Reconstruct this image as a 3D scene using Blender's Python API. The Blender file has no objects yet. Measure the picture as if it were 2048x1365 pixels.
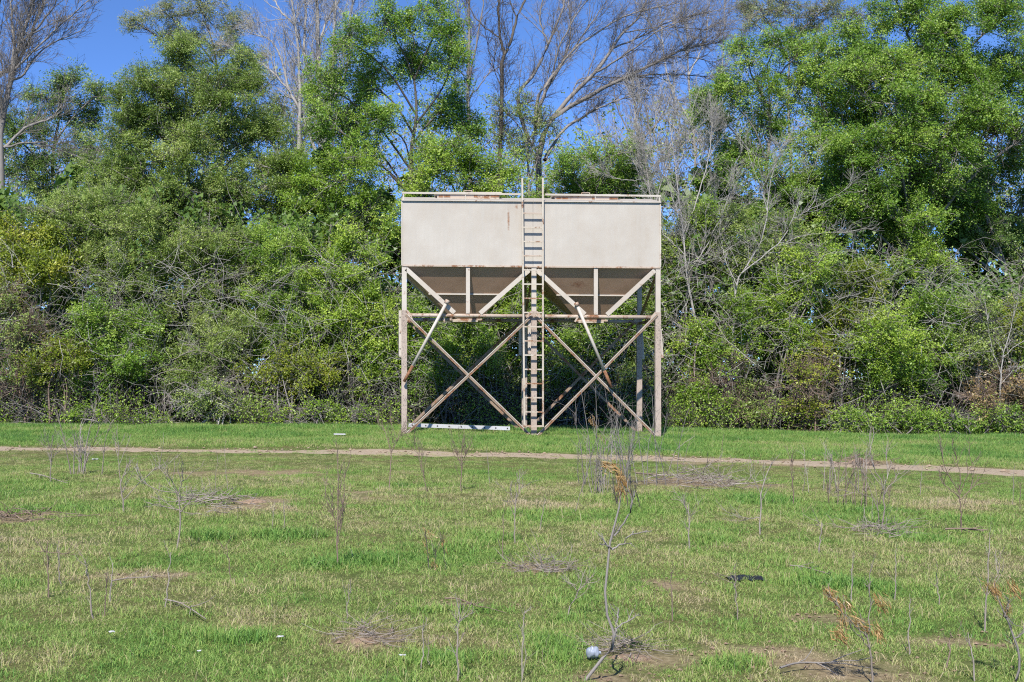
import bpy, math
import numpy as np

# ------------------------------------------------------------------ camera, sky, sun, exposure
scene = bpy.context.scene
COL = scene.collection
FPX, H, CX, CY = 2500.0, 1.283, 808.0, 750.0      # focal length in photo pixels, eye height, vanishing point
cam_d = bpy.data.cameras.new('camera')
cam = bpy.data.objects.new('camera', cam_d); COL.objects.link(cam)
cam.location = (0, 0, H); cam.rotation_euler = (math.radians(90), 0, 0)
cam_d.sensor_width = 36.0; cam_d.lens = FPX / 2048 * 36.0
cam_d.shift_x = (1024 - CX) / 2048; cam_d.shift_y = (CY - 682.5) / 2048
cam_d.clip_start = 0.1; cam_d.clip_end = 2000
scene.camera = cam

SUN_EL, SUN_AZ = math.radians(46.5), math.radians(194.6)
world = bpy.data.worlds.new('World'); scene.world = world; world.use_nodes = True
wn = world.node_tree.nodes; wl = world.node_tree.links
sky = wn.new('ShaderNodeTexSky'); sky.sky_type = 'NISHITA'; sky.sun_disc = False
sky.sun_elevation = SUN_EL; sky.sun_rotation = SUN_AZ
sky.altitude = 3000; sky.air_density = 0.6; sky.dust_density = 0.0; sky.ozone_density = 10.0
wl.new(sky.outputs['Color'], wn['Background'].inputs['Color'])
wn['Background'].inputs['Strength'].default_value = 0.15

sun_d = bpy.data.lights.new('sun', 'SUN'); sun_d.energy = 4.3; sun_d.angle = math.radians(0.53)
sun_d.color = (1.0, 0.95, 0.87)
sun = bpy.data.objects.new('sun', sun_d); COL.objects.link(sun)
import mathutils
_to = mathutils.Vector((math.sin(SUN_AZ) * math.cos(SUN_EL), math.cos(SUN_AZ) * math.cos(SUN_EL), math.sin(SUN_EL)))
sun.rotation_euler = _to.to_track_quat('Z', 'Y').to_euler()
sun.location = (0, 0, 30)

vs = scene.view_settings
vs.view_transform = 'Standard'; vs.look = 'None'; vs.gamma = 1.0; vs.use_curve_mapping = False
vs.exposure = 0.75
cy = scene.cycles
cy.max_bounces = 5; cy.diffuse_bounces = 3; cy.transmission_bounces = 4; cy.glossy_bounces = 2
cy.use_adaptive_sampling = True; cy.adaptive_threshold = 0.01; cy.adaptive_min_samples = 96; cy.caustics_reflective = False; cy.caustics_refractive = False
cy.use_denoising = False
cy.pixel_filter_type = 'BLACKMAN_HARRIS'; cy.filter_width = 1.15

# ------------------------------------------------------------------ helpers
R = np.random.default_rng(11)

def gz(x):                                        # height of the ground, falling gently to the right
    x = np.asarray(x, float)
    return -0.0177 * np.minimum(0.5 * (x + np.sqrt(x * x + 0.6)), 40.0)

def P(px, py, Y):                                 # a point of the place from a sighting and its distance
    return np.array([(px - CX) * Y / FPX, Y, H + (CY - py) * Y / FPX])

def ground_at(px, py):
    Y = FPX * H / (py - CY)
    for _ in range(12):
        X = (px - CX) * Y / FPX
        Y = FPX * (H - float(gz(X))) / (py - CY)
    X = (px - CX) * Y / FPX
    return np.array([X, Y, float(gz(X))])

def unit(v):
    return v / np.maximum(np.linalg.norm(v, axis=-1, keepdims=True), 1e-9)

def thing(name, label, cat, loc=(0, 0, 0), group=None):
    o = bpy.data.objects.new(name, None); COL.objects.link(o)
    o.location = [float(c) for c in loc]; o.empty_display_size = 0.2
    o['label'] = label; o['category'] = cat
    if group: o['group'] = group
    return o

def origin_of(o):
    p = np.zeros(3)
    while o is not None:
        p = p + np.array(o.location); o = o.parent
    return p

def raw_mesh(name, V, loops, starts, totals, mat, parent=None, tone=None, smooth=False):
    me = bpy.data.meshes.new(name)
    V = np.asarray(V, np.float32)
    if parent is not None: V = V - origin_of(parent).astype(np.float32)
    me.vertices.add(len(V)); me.vertices.foreach_set('co', V.ravel())
    me.loops.add(len(loops)); me.loops.foreach_set('vertex_index', np.asarray(loops, np.int32))
    me.polygons.add(len(starts)); me.polygons.foreach_set('loop_start', np.asarray(starts, np.int32))
    try: me.polygons.foreach_set('loop_total', np.asarray(totals, np.int32))
    except Exception: pass
    me.polygons.foreach_set('use_smooth', np.full(len(starts), bool(smooth)))
    if tone is not None:
        a = me.attributes.new('tone', 'FLOAT', 'POINT'); a.data.foreach_set('value', np.asarray(tone, np.float32))
    me.update(calc_edges=True)
    if isinstance(mat, (list, tuple)):
        for m in mat: me.materials.append(m)
    else: me.materials.append(mat)
    o = bpy.data.objects.new(name, me); COL.objects.link(o)
    if parent is not None: o.parent = parent
    return o

def mesh_q(name, V, F, mat, parent=None, tone=None, smooth=False):
    F = np.asarray(F, np.int64); k = F.shape[1]; n = len(F)
    return raw_mesh(name, V, F.ravel(), np.arange(n) * k, np.full(n, k), mat, parent, tone, smooth)

class Geo:
    """collects faces of any size for one mesh"""
    def __init__(s): s.V = []; s.L = []; s.T = []; s.n = 0
    def add(s, V, F):
        V = np.asarray(V, float).reshape(-1, 3)
        for f in F: s.L.extend([int(i) + s.n for i in f]); s.T.append(len(f))
        s.V.append(V); s.n += len(V); return s
    def box(s, c, ax, ay, az):
        c = np.asarray(c, float); ax, ay, az = (np.asarray(a, float) for a in (ax, ay, az))
        V = [c + sx * ax + sy * ay + sz * az for sz in (-1, 1) for sy in (-1, 1) for sx in (-1, 1)]
        return s.add(V, [(0, 2, 3, 1), (4, 5, 7, 6), (0, 1, 5, 4), (2, 6, 7, 3), (0, 4, 6, 2), (1, 3, 7, 5)])
    def bbox(s, lo, hi):
        lo = np.asarray(lo, float); hi = np.asarray(hi, float); h = (hi - lo) / 2
        return s.box((lo + hi) / 2, (h[0], 0, 0), (0, h[1], 0), (0, 0, h[2]))
    def prism(s, prof, p0, p1, u, v, taper=1.0):          # profile (2-D) swept from p0 to p1
        p0 = np.asarray(p0, float); p1 = np.asarray(p1, float); n = len(prof)
        V = [p0 + a * u + b * v for a, b in prof] + [p1 + taper * (a * u + b * v) for a, b in prof]
        F = [tuple(range(n))[::-1], tuple(range(n, 2 * n))] + [(i, (i + 1) % n, n + (i + 1) % n, n + i) for i in range(n)]
        return s.add(V, F)
    def frame(s, p0, p1):
        t = unit(np.asarray(p1, float) - np.asarray(p0, float))
        v = np.array([0, 1.0, 0]) - t * t[1]
        v = unit(v) if np.linalg.norm(v) > 1e-3 else np.array([1.0, 0, 0])
        return np.cross(t, v), v
    def bar(s, p0, p1, w, d):
        u, v = s.frame(p0, p1)
        return s.prism([(-w / 2, -d / 2), (w / 2, -d / 2), (w / 2, d / 2), (-w / 2, d / 2)], p0, p1, u, v)
    def angle(s, p0, p1, w, t=0.008, flip=1):             # L-section iron: one flange faces the viewer
        u, v = s.frame(p0, p1); u = u * flip
        pr = [(-w / 2, 0), (w / 2, 0), (w / 2, w), (w / 2 - t, w), (w / 2 - t, t), (-w / 2, t)]
        if flip < 0: pr = pr[::-1]
        return s.prism(pr, p0, p1, u, v)
    def channel(s, p0, p1, w, d, t=0.01):                 # C-section opening to the rear
        u, v = s.frame(p0, p1)
        pr = [(-w/2, 0), (w/2, 0), (w/2, d), (w/2 - t, d), (w/2 - t, t), (-w/2 + t, t), (-w/2 + t, d), (-w/2, d)]
        return s.prism(pr, p0, p1, u, v)
    def pipe(s, p0, p1, r0, r1=None, k=12):
        u, v = s.frame(p0, p1); r1 = r0 if r1 is None else r1
        a = np.arange(k) / k * 2 * math.pi
        return s.prism([(r0 * math.cos(t), r0 * math.sin(t)) for t in a], p0, p1, u, v, r1 / r0)
    def build(s, name, mat, parent=None, smooth=False):
        st = np.concatenate([[0], np.cumsum(s.T)[:-1]])
        o = raw_mesh(name, np.concatenate(s.V), s.L, st, s.T, mat, parent, None, smooth)
        return o

def tubes(lines, radii, k=3):
    """lines (B,n,3), radii (B,n) -> V, quads"""
    B, n, _ = lines.shape
    t = np.empty_like(lines); t[:, 1:-1] = lines[:, 2:] - lines[:, :-2]; t[:, 0] = lines[:, 1] - lines[:, 0]; t[:, -1] = lines[:, -1] - lines[:, -2]
    t = unit(t)
    ref = np.where(np.abs(t[..., 2:3]) > 0.9, np.array([1.0, 0, 0]), np.array([0, 0, 1.0]))
    u = unit(np.cross(t, ref)); v = np.cross(t, u)
    a = np.arange(k) / k * 2 * math.pi
    V = lines[:, :, None] + radii[:, :, None, None] * (np.cos(a)[None, None, :, None] * u[:, :, None] + np.sin(a)[None, None, :, None] * v[:, :, None])
    b = (np.arange(B) * n * k)[:, None, None]; i = (np.arange(n - 1) * k)[None, :, None]; j = np.arange(k)[None, None, :]; j2 = (j + 1) % k
    F = np.stack(np.broadcast_arrays(b + i + j, b + i + j2, b + i + k + j2, b + i + k + j), -1).reshape(-1, 4)
    return V.reshape(-1, 3), F

class Wood:
    """many tubes -> one mesh"""
    def __init__(s): s.V = []; s.F = []; s.n = 0; s.T = []
    def add(s, lines, radii, k=3, tone=0.5):
        V, F = tubes(lines, radii, k); s.V.append(V); s.F.append(F + s.n); s.n += len(V)
        s.T.append(np.broadcast_to(np.asarray(tone, float).reshape(-1, 1), (lines.shape[0], len(V) // lines.shape[0])).ravel() if np.ndim(tone) else np.full(len(V), tone)); return s
    def build(s, name, mat, parent=None):
        if not s.V: return None
        return mesh_q(name, np.concatenate(s.V), np.concatenate(s.F), mat, parent, np.concatenate(s.T), True)

def grow(start, d, length, n, wander=0.25, up=0.0, rng=R):
    """random walks: start (B,3), d (B,3), length (B,) -> (B,n+1,3)"""
    B = len(start); pts = np.empty((B, n + 1, 3)); pts[:, 0] = start; d = unit(d.copy()); st = (length / n)[:, None]
    upv = np.array([0, 0, 1.0])
    for i in range(n):
        d = unit(d + rng.normal(0, wander, (B, 3)) + up * upv)
        pts[:, i + 1] = pts[:, i] + d * st
    return pts

def along(lines, m, lo=0.25, hi=1.0, rng=R):
    """m random points on every line -> positions, tangents, t, parent index"""
    B, n, _ = lines.shape
    idx = np.repeat(np.arange(B), m); t = rng.uniform(lo, hi, B * m) * (n - 1)
    i = np.minimum(t.astype(int), n - 2); f = (t - i)[:, None]
    p = lines[idx, i] * (1 - f) + lines[idx, i + 1] * f
    return p, unit(lines[idx, i + 1] - lines[idx, i]), t / (n - 1), idx

def side_dirs(tan, spread, rng=R):
    r = unit(rng.normal(0, 1, tan.shape)); r = unit(r - tan * np.sum(r * tan, -1, keepdims=True))
    s = spread if np.ndim(spread) == 0 else spread[:, None]
    return unit(tan * np.cos(s) + r * np.sin(s))

def smooth_line(pts, n):
    """Catmull-Rom through hand-set points, n+1 samples"""
    p = np.asarray(pts, float)
    q = np.concatenate([[2 * p[0] - p[1]], p, [2 * p[-1] - p[-2]]])
    out = []
    for t in np.linspace(0, len(p) - 1 - 1e-6, n + 1):
        i = int(t); f = t - i; a, b, c, d = q[i:i + 4]
        out.append(0.5 * (2 * b + (c - a) * f + (2 * a - 5 * b + 4 * c - d) * f * f + (3 * b - a - 3 * c + d) * f ** 3))
    return np.array(out)

def leaf_mesh(name, c, size, mat, parent, tone, rng, quad=False, flat=0.35):
    n = len(c)
    a = unit(rng.normal(0, 1, (n, 3))); nrm = unit(rng.normal(0, 1, (n, 3)) + np.array([-0.2, -0.75, flat + 0.5]))
    a = unit(a - nrm * np.sum(a * nrm, -1, keepdims=True)); b = np.cross(nrm, a)
    s = size[:, None]
    if quad:
        V = np.stack([c - a * s * .5, c + b * s * .3 + a * s * .05, c + a * s * .5, c - b * s * .3 + a * s * .05], 1); k = 4
    else:
        V = np.stack([c - a * s * .5 + b * s * .06, c + a * s * .25 + b * s * .38, c + a * s * .3 - b * s * .38], 1); k = 3
    F = np.arange(n * k).reshape(n, k)
    return mesh_q(name, V.reshape(-1, 3), F, mat, parent, np.repeat(tone, k))

SPRIGS = {}
def sprigs_of(mat):
    """six small leafy shoots of one leaf material, kept outside the scene and scattered over crowns"""
    if mat.name in SPRIGS: return SPRIGS[mat.name]
    col = bpy.data.collections.new('sprigs_' + mat.name)
    for v in range(6):
        rng = np.random.default_rng(300 + v); n = 20
        ax = unit(rng.normal(0, 1, 3) * np.array([1, .8, .5]) + np.array([0, -.2, .35])); t = np.linspace(-.16, .18, n)
        c = ax[None] * t[:, None] + rng.normal(0, .040, (n, 3)) + rng.normal(0, .02, 3)[None] * (t * 8)[:, None] ** 2
        a = unit(rng.normal(0, .8, (n, 3)) + ax); nrm = unit(rng.normal(0, 1, (n, 3)) + np.array([-0.15, -0.8, 0.9]))
        a = unit(a - nrm * np.sum(a * nrm, -1, keepdims=True)); b = np.cross(nrm, a); s = (.052 * rng.uniform(.65, 1.35, n))[:, None]
        V = np.stack([c - a * s * .5, c + b * s * .29 + a * s * .02, c + a * s * .5, c - b * s * .29 + a * s * .02], 1).reshape(-1, 3).astype(np.float32)
        me = bpy.data.meshes.new('sprig'); me.vertices.add(4 * n); me.vertices.foreach_set('co', V.ravel()); me.loops.add(4 * n); me.loops.foreach_set('vertex_index', np.arange(4 * n, dtype=np.int32)); me.polygons.add(n); me.polygons.foreach_set('loop_start', (np.arange(n) * 4).astype(np.int32))
        at = me.attributes.new('tone', 'FLOAT', 'POINT'); at.data.foreach_set('value', np.repeat(rng.normal(0, .17, n), 4).astype(np.float32)); me.update(calc_edges=True); me.materials.append(mat)
        col.objects.link(bpy.data.objects.new('sprig', me))
    SPRIGS[mat.name] = col; return col

def scatter(name, pts, col, shade, size, rot, pick, mat, parent=None):
    """points that carry a shoot or tuft each (geometry nodes)"""
    n = len(pts); pts = np.asarray(pts, np.float32)
    if parent is not None: pts = pts - origin_of(parent).astype(np.float32)
    me = bpy.data.meshes.new(name); me.vertices.add(n); me.vertices.foreach_set('co', pts.ravel()); me.materials.append(mat)
    for nm, ty, v in (('shade', 'FLOAT', shade), ('size', 'FLOAT', size), ('pick', 'INT', pick)):
        a = me.attributes.new(nm, ty, 'POINT'); a.data.foreach_set('value', np.asarray(v).astype(np.float32 if ty == 'FLOAT' else np.int32))
    a = me.attributes.new('rot', 'FLOAT_VECTOR', 'POINT'); a.data.foreach_set('vector', np.asarray(rot, np.float32).ravel())
    o = bpy.data.objects.new(name, me); COL.objects.link(o)
    if parent is not None: o.parent = parent
    key = 'scatter_' + col.name; ng = bpy.data.node_groups.get(key)
    if ng is None:
        ng = bpy.data.node_groups.new(key, 'GeometryNodeTree'); ng.interface.new_socket('Geometry', in_out='INPUT', socket_type='NodeSocketGeometry'); ng.interface.new_socket('Geometry', in_out='OUTPUT', socket_type='NodeSocketGeometry')
        N, Lk = ng.nodes, ng.links; gi = N.new('NodeGroupInput'); go = N.new('NodeGroupOutput')
        iop = N.new('GeometryNodeInstanceOnPoints'); ci = N.new('GeometryNodeCollectionInfo'); ci.inputs['Collection'].default_value = col; ci.inputs['Separate Children'].default_value = True; ci.inputs['Reset Children'].default_value = True
        def na(nm, ty):
            q = N.new('GeometryNodeInputNamedAttribute'); q.data_type = ty; q.inputs['Name'].default_value = nm; return q.outputs['Attribute']
        e2r = N.new('FunctionNodeEulerToRotation'); Lk.new(na('rot', 'FLOAT_VECTOR'), e2r.inputs[0])
        Lk.new(gi.outputs[0], iop.inputs['Points']); Lk.new(ci.outputs[0], iop.inputs['Instance']); iop.inputs['Pick Instance'].default_value = True
        Lk.new(na('pick', 'INT'), iop.inputs['Instance Index']); Lk.new(e2r.outputs[0], iop.inputs['Rotation']); Lk.new(na('size', 'FLOAT'), iop.inputs['Scale']); Lk.new(iop.outputs[0], go.inputs[0])
    md = o.modifiers.new('scatter', 'NODES'); md.node_group = ng
    return o

class Noise2:
    def __init__(s, seed): s.g = np.random.default_rng(seed).uniform(0, 1, (256, 256))
    def __call__(s, x, y, scale):
        x = np.asarray(x) / scale; y = np.asarray(y) / scale
        i = np.floor(x).astype(int); j = np.floor(y).astype(int); f = x - i; g = y - j
        f = f * f * (3 - 2 * f); g = g * g * (3 - 2 * g); G = s.g
        return (G[i % 256, j % 256] * (1 - f) + G[(i + 1) % 256, j % 256] * f) * (1 - g) + (G[i % 256, (j + 1) % 256] * (1 - f) + G[(i + 1) % 256, (j + 1) % 256] * f) * g
N1, N2, N3 = Noise2(1), Noise2(2), Noise2(3)

# ------------------------------------------------------------------ materials
def new_mat(name):
    m = bpy.data.materials.new(name); m.use_nodes = True
    nt = m.node_tree; b = nt.nodes['Principled BSDF']
    return m, nt, b
def nd(nt, kind, **kw):
    n = nt.nodes.new(kind)
    for k, v in kw.items():
        if hasattr(n, k): setattr(n, k, v)
        else: n.inputs[k].default_value = v
    return n
def ramp(nt, fac, stops):
    r = nt.nodes.new('ShaderNodeValToRGB'); e = r.color_ramp.elements
    while len(e) < len(stops): e.new(0.5)
    for el, (p, c) in zip(e, stops):
        el.position = p; el.color = (*c, 1) if len(c) == 3 else c
    nt.links.new(fac, r.inputs['Fac']); return r.outputs['Color']
def mixc(nt, fac, a, b, mode='MIX'):
    n = nt.nodes.new('ShaderNodeMix'); n.data_type = 'RGBA'; n.blend_type = mode
    for sock, v in ((n.inputs[0], fac), (n.inputs[6], a), (n.inputs[7], b)):
        if hasattr(v, 'is_linked'): nt.links.new(v, sock)
        elif np.ndim(v): sock.default_value = (*v, 1)
        else: sock.default_value = v
    return n.outputs[2]
def noise(nt, scale, detail=4, rough=0.6, stretch=None, coord='Object', w=0.0):
    tc = nt.nodes.new('ShaderNodeTexCoord'); n = nt.nodes.new('ShaderNodeTexNoise')
    n.inputs['Scale'].default_value = scale; n.inputs['Detail'].default_value = detail; n.inputs['Roughness'].default_value = rough
    mp = nt.nodes.new('ShaderNodeMapping'); mp.inputs['Location'].default_value = (w, w * .7, w * 1.3)
    if stretch: mp.inputs['Scale'].default_value = stretch
    nt.links.new(tc.outputs[coord], mp.inputs['Vector']); nt.links.new(mp.outputs['Vector'], n.inputs['Vector'])
    return n.outputs['Fac']
def math_n(nt, op, a, b=None, clamp=False):
    n = nt.nodes.new('ShaderNodeMath'); n.operation = op; n.use_clamp = clamp
    for s, v in zip(n.inputs, (a, b)):
        if v is None: continue
        if hasattr(v, 'is_linked'): nt.links.new(v, s)
        else: s.default_value = v
    return n.outputs[0]
def attr(nt, name='tone'):
    a = nt.nodes.new('ShaderNodeAttribute'); a.attribute_name = name; return a.outputs['Fac']

def leaf_mat(name, stops, trans=0.44, rough=0.42):
    m, nt, b = new_mat(name)
    ins = nt.nodes.new('ShaderNodeAttribute'); ins.attribute_type = 'INSTANCER'; ins.attribute_name = 'shade'
    c = ramp(nt, math_n(nt, 'ADD', attr(nt), ins.outputs['Fac'], True), stops)
    nt.links.new(c, b.inputs['Base Color']); b.inputs['Roughness'].default_value = rough
    b.inputs['Specular IOR Level'].default_value = 0.5
    t = nt.nodes.new('ShaderNodeBsdfTranslucent')
    nt.links.new(mixc(nt, 0.35, c, (0.22, 0.30, 0.02)), t.inputs['Color'])
    mx = nt.nodes.new('ShaderNodeMixShader'); mx.inputs[0].default_value = trans
    out = nt.nodes['Material Output']
    nt.links.new(b.outputs[0], mx.inputs[1]); nt.links.new(t.outputs[0], mx.inputs[2]); nt.links.new(mx.outputs[0], out.inputs['Surface'])
    return m
def bark_mat(name, stops, scale=6):
    m, nt, b = new_mat(name)
    n = noise(nt, scale, 5, 0.65, (1, 1, 0.25))
    f = math_n(nt, 'ADD', math_n(nt, 'MULTIPLY', n, 0.6), math_n(nt, 'MULTIPLY', attr(nt), 0.4))
    nt.links.new(ramp(nt, f, stops), b.inputs['Base Color']); b.inputs['Roughness'].default_value = 0.85
    b.inputs['Specular IOR Level'].default_value = 0.2
    return m

def G(r, g, b): return (r, g, b)
L_OLIVE = leaf_mat('leaf_olive', [(0, G(0.109, 0.171, 0.030)), (.5, G(0.225, 0.335, 0.062)), (1, G(0.435, 0.520, 0.150))])
L_MID   = leaf_mat('leaf_mid',   [(0, G(0.088, 0.180, 0.021)), (.5, G(0.198, 0.355, 0.041)), (1, G(0.410, 0.554, 0.097))])
L_BRIGHT= leaf_mat('leaf_bright',[(0, G(0.128, 0.223, 0.022)), (.5, G(0.250, 0.410, 0.042)), (1, G(0.474, 0.604, 0.097))])
L_YELLOW= leaf_mat('leaf_yellow',[(0, G(.13, .18, .014)), (.5, G(.26, .345, .032)), (1, G(.46, .47, .07))])
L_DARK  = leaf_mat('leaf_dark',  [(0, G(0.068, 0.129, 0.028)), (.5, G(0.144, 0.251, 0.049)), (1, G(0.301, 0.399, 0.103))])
L_PALE  = leaf_mat('leaf_pale',  [(0, G(.15, .185, .06)), (.5, G(.27, .315, .11)), (1, G(.41, .42, .19))])
L_STRAW = leaf_mat('leaf_straw', [(0, G(.13, .09, .04)), (.5, G(.26, .18, .07)), (1, G(.36, .26, .12))], 0.2)
L_GOLD  = leaf_mat('leaf_gold',  [(0, G(.20, .16, .02)), (.5, G(.36, .30, .03)), (1, G(.48, .38, .05))])
B_GREY  = bark_mat('bark_grey',  [(0.2, G(.09, .08, .072)), (.5, G(.21, .19, .175)), (.8, G(.36, .33, .305))])
B_PALE  = bark_mat('bark_pale',  [(0.2, G(.16, .145, .13)), (.5, G(.33, .31, .285)), (.8, G(.48, .455, .42))])
B_DARK  = bark_mat('bark_dark',  [(0.2, G(.035, .03, .026)), (.5, G(.09, .078, .066)), (.8, G(.18, .16, .14))])
B_BROWN = bark_mat('bark_brown', [(0.2, G(.09, .065, .05)), (.5, G(.19, .14, .11)), (.8, G(.31, .235, .19))])
B_DEAD  = bark_mat('dead_wood',  [(0.2, G(.14, .11, .09)), (.5, G(.26, .22, .19)), (.8, G(.42, .38, .34))])

# ------------------------------------------------------------------ ground, track
BARE = [  # px, py, half-width px, half-height px: worn or reddish soil
    (500, 943, 150, 6), (505, 1003, 70, 11), (30, 1028, 70, 10), (735, 1280, 75, 18), (1330, 1310, 150, 26), (1700, 1325, 220, 24),
    (1400, 965, 130, 12), (1090, 1135, 60, 11), (1725, 920, 60, 6), (1250, 1350, 90, 14),
    (1340, 1170, 70, 10), (1640, 1235, 45, 9), (260, 1150, 80, 10), (900, 1200, 60, 8), (1950, 1280, 120, 14), (720, 985, 40, 7), (1560, 1300, 90, 12), (1620, 925, 240, 7), (1000, 1130, 50, 8)]
BW = []
for px, py, hw, hh in BARE:
    c = ground_at(px, py); BW.append((c[0], c[1], hw * c[1] / FPX, max(hh * c[1] ** 2 / (FPX * H), 0.05)))
def bare_at(x, y):
    b = np.zeros(np.shape(x))
    j = (N1(x, y, 0.30) - .5) * 1.5 + (N2(x, y, 0.09) - .5) * 1.2
    for cx, cyy, rx, ry in BW:
        d = np.sqrt(((x - cx) / rx) ** 2 + ((y - cyy) / ry) ** 2) + j
        b = np.maximum(b, np.clip((1.25 - d) / 0.7, 0, 1))
    return b
TRK = np.array([ground_at(px, py) for px, py in ((-700, 893), (-200, 895), (0, 897), (300, 899), (600, 901), (900, 907), (1200, 913), (1500, 921), (1750, 931), (2048, 946), (2400, 966), (2800, 990))])
def track_y(x): return np.interp(x, TRK[:, 0], TRK[:, 1])
def track_at(x, y):                                # 1 in the wheel rut, 0 off it
    d = np.abs(y - track_y(x)) / (0.85 + 0.30 * (N2(x, y, 1.3) - .5) + 0.10 * np.clip((x - 3) / 6, -1, 1))
    d = d + (N1(x, y, 0.25) - .5) * 0.55
    return np.clip((1.15 - d) / 0.4, 0, 1)
def lump(x, y): return 0.035 * (N1(x, y, 1.7) - .5) + 0.02 * (N2(x, y, 0.5) - .5)

def make_ground():
    xs = np.concatenate([np.linspace(-400, -16, 20), np.linspace(-15, 24, 151), np.linspace(25, 400, 20)])
    ys = np.concatenate([np.linspace(-60, 3, 12), np.geomspace(3.2, 34, 130), np.linspace(36, 600, 24)])
    X, Y = np.meshgrid(xs, ys, indexing='ij')
    Z = gz(X) + lump(X, Y) - 0.012
    V = np.stack([X, Y, Z], -1).reshape(-1, 3); nx, ny = X.shape
    i, j = np.meshgrid(np.arange(nx - 1), np.arange(ny - 1), indexing='ij'); a = (i * ny + j).ravel()
    F = np.stack([a, a + ny, a + ny + 1, a + 1], -1)
    m, nt, b = new_mat('soil_and_thatch')
    n1 = noise(nt, 0.9, 5); n2 = noise(nt, 28, 5, 0.75, w=3)
    thatch = ramp(nt, n2, [(.3, G(.055, .055, .022)), (.5, G(.11, .115, .042)), (.7, G(.21, .18, .085))])
    green = ramp(nt, n2, [(.3, G(.04, .065, .016)), (.6, G(.09, .135, .03))])
    soil = ramp(nt, n2, [(.3, G(.15, .105, .065)), (.5, G(.28, .205, .135)), (.7, G(.42, .33, .235))])
    base = mixc(nt, ramp(nt, n1, [(.4, (0, 0, 0)), (.62, (1, 1, 1))]), thatch, green)
    nt.links.new(mixc(nt, attr(nt), base, soil), b.inputs['Base Color']); b.inputs['Roughness'].default_value = 0.95
    b.inputs['Specular IOR Level'].default_value = 0.1
    bp = nt.nodes.new('ShaderNodeBump'); bp.inputs['Strength'].default_value = 0.6; bp.inputs['Distance'].default_value = 0.02
    nt.links.new(n2, bp.inputs['Height']); nt.links.new(bp.outputs[0], b.inputs['Normal'])
    o = mesh_q('ground', V, F, m, None, bare_at(V[:, 0], V[:, 1]) * 0.75, True); o['kind'] = 'structure'
    # the worn wheel track: its own irregular sheet just above the ground
    xs = np.linspace(-12.5, 21, 900); us = np.linspace(-1, 1, 13)
    wd = 0.74 + 0.55 * (N2(xs, xs * 0 + 5, 1.3) - .5) + 0.30 * (N3(xs, xs * 0 + 8, .45) - .5) + 0.12 * np.clip((xs - 3) / 6, -1, 1)
    X = np.repeat(xs[:, None], 13, 1); e = ((N1(xs, xs * 0 + 2, 0.16)[:, None] - .5) * 0.34 * us ** 2 + (N1(xs, xs * 0 + 6, 0.9)[:, None] - .5) * .35)
    Y = track_y(X) + us * wd[:, None] + e
    Z = gz(X) + lump(X, Y) - 0.012 + 0.014 * (1 - us ** 6) - 0.006
    V = np.stack([X, Y, Z], -1).reshape(-1, 3); i, j = np.meshgrid(np.arange(899), np.arange(12), indexing='ij'); a = (i * 13 + j).ravel()
    m2, nt, b = new_mat('track_dirt')
    n2 = noise(nt, 14, 6, 0.75); n3 = noise(nt, 90, 3, 0.7, w=2)
    c = ramp(nt, n2, [(.3, G(.21, .155, .10)), (.5, G(.37, .295, .205)), (.72, G(.49, .415, .31))])
    nt.links.new(mixc(nt, 0.35, c, ramp(nt, n3, [(.35, G(.16, .11, .07)), (.65, G(.44, .35, .26))])), b.inputs['Base Color']); b.inputs['Roughness'].default_value = 0.95
    bp = nt.nodes.new('ShaderNodeBump'); bp.inputs['Strength'].default_value = 0.7; bp.inputs['Distance'].default_value = 0.03
    nt.links.new(n2, bp.inputs['Height']); nt.links.new(bp.outputs[0], b.inputs['Normal'])
    t = mesh_q('dirt_track', V, np.stack([a, a + 13, a + 14, a + 1], -1), m2, None, None, True); t['kind'] = 'structure'
    return m, m2
M_SOIL, M_TRACK = make_ground()

# ------------------------------------------------------------------ the hopper
D, SC = FPX / 92.0, 92.0                           # facade distance, pixels per metre there
DEEP = 2.14
def Q(px, py, dy=0.0):                             # a point measured on the facade plane, moved dy metres back
    return np.array([(px - CX) / SC, D + dy, H + (CY - py) / SC])

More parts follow.
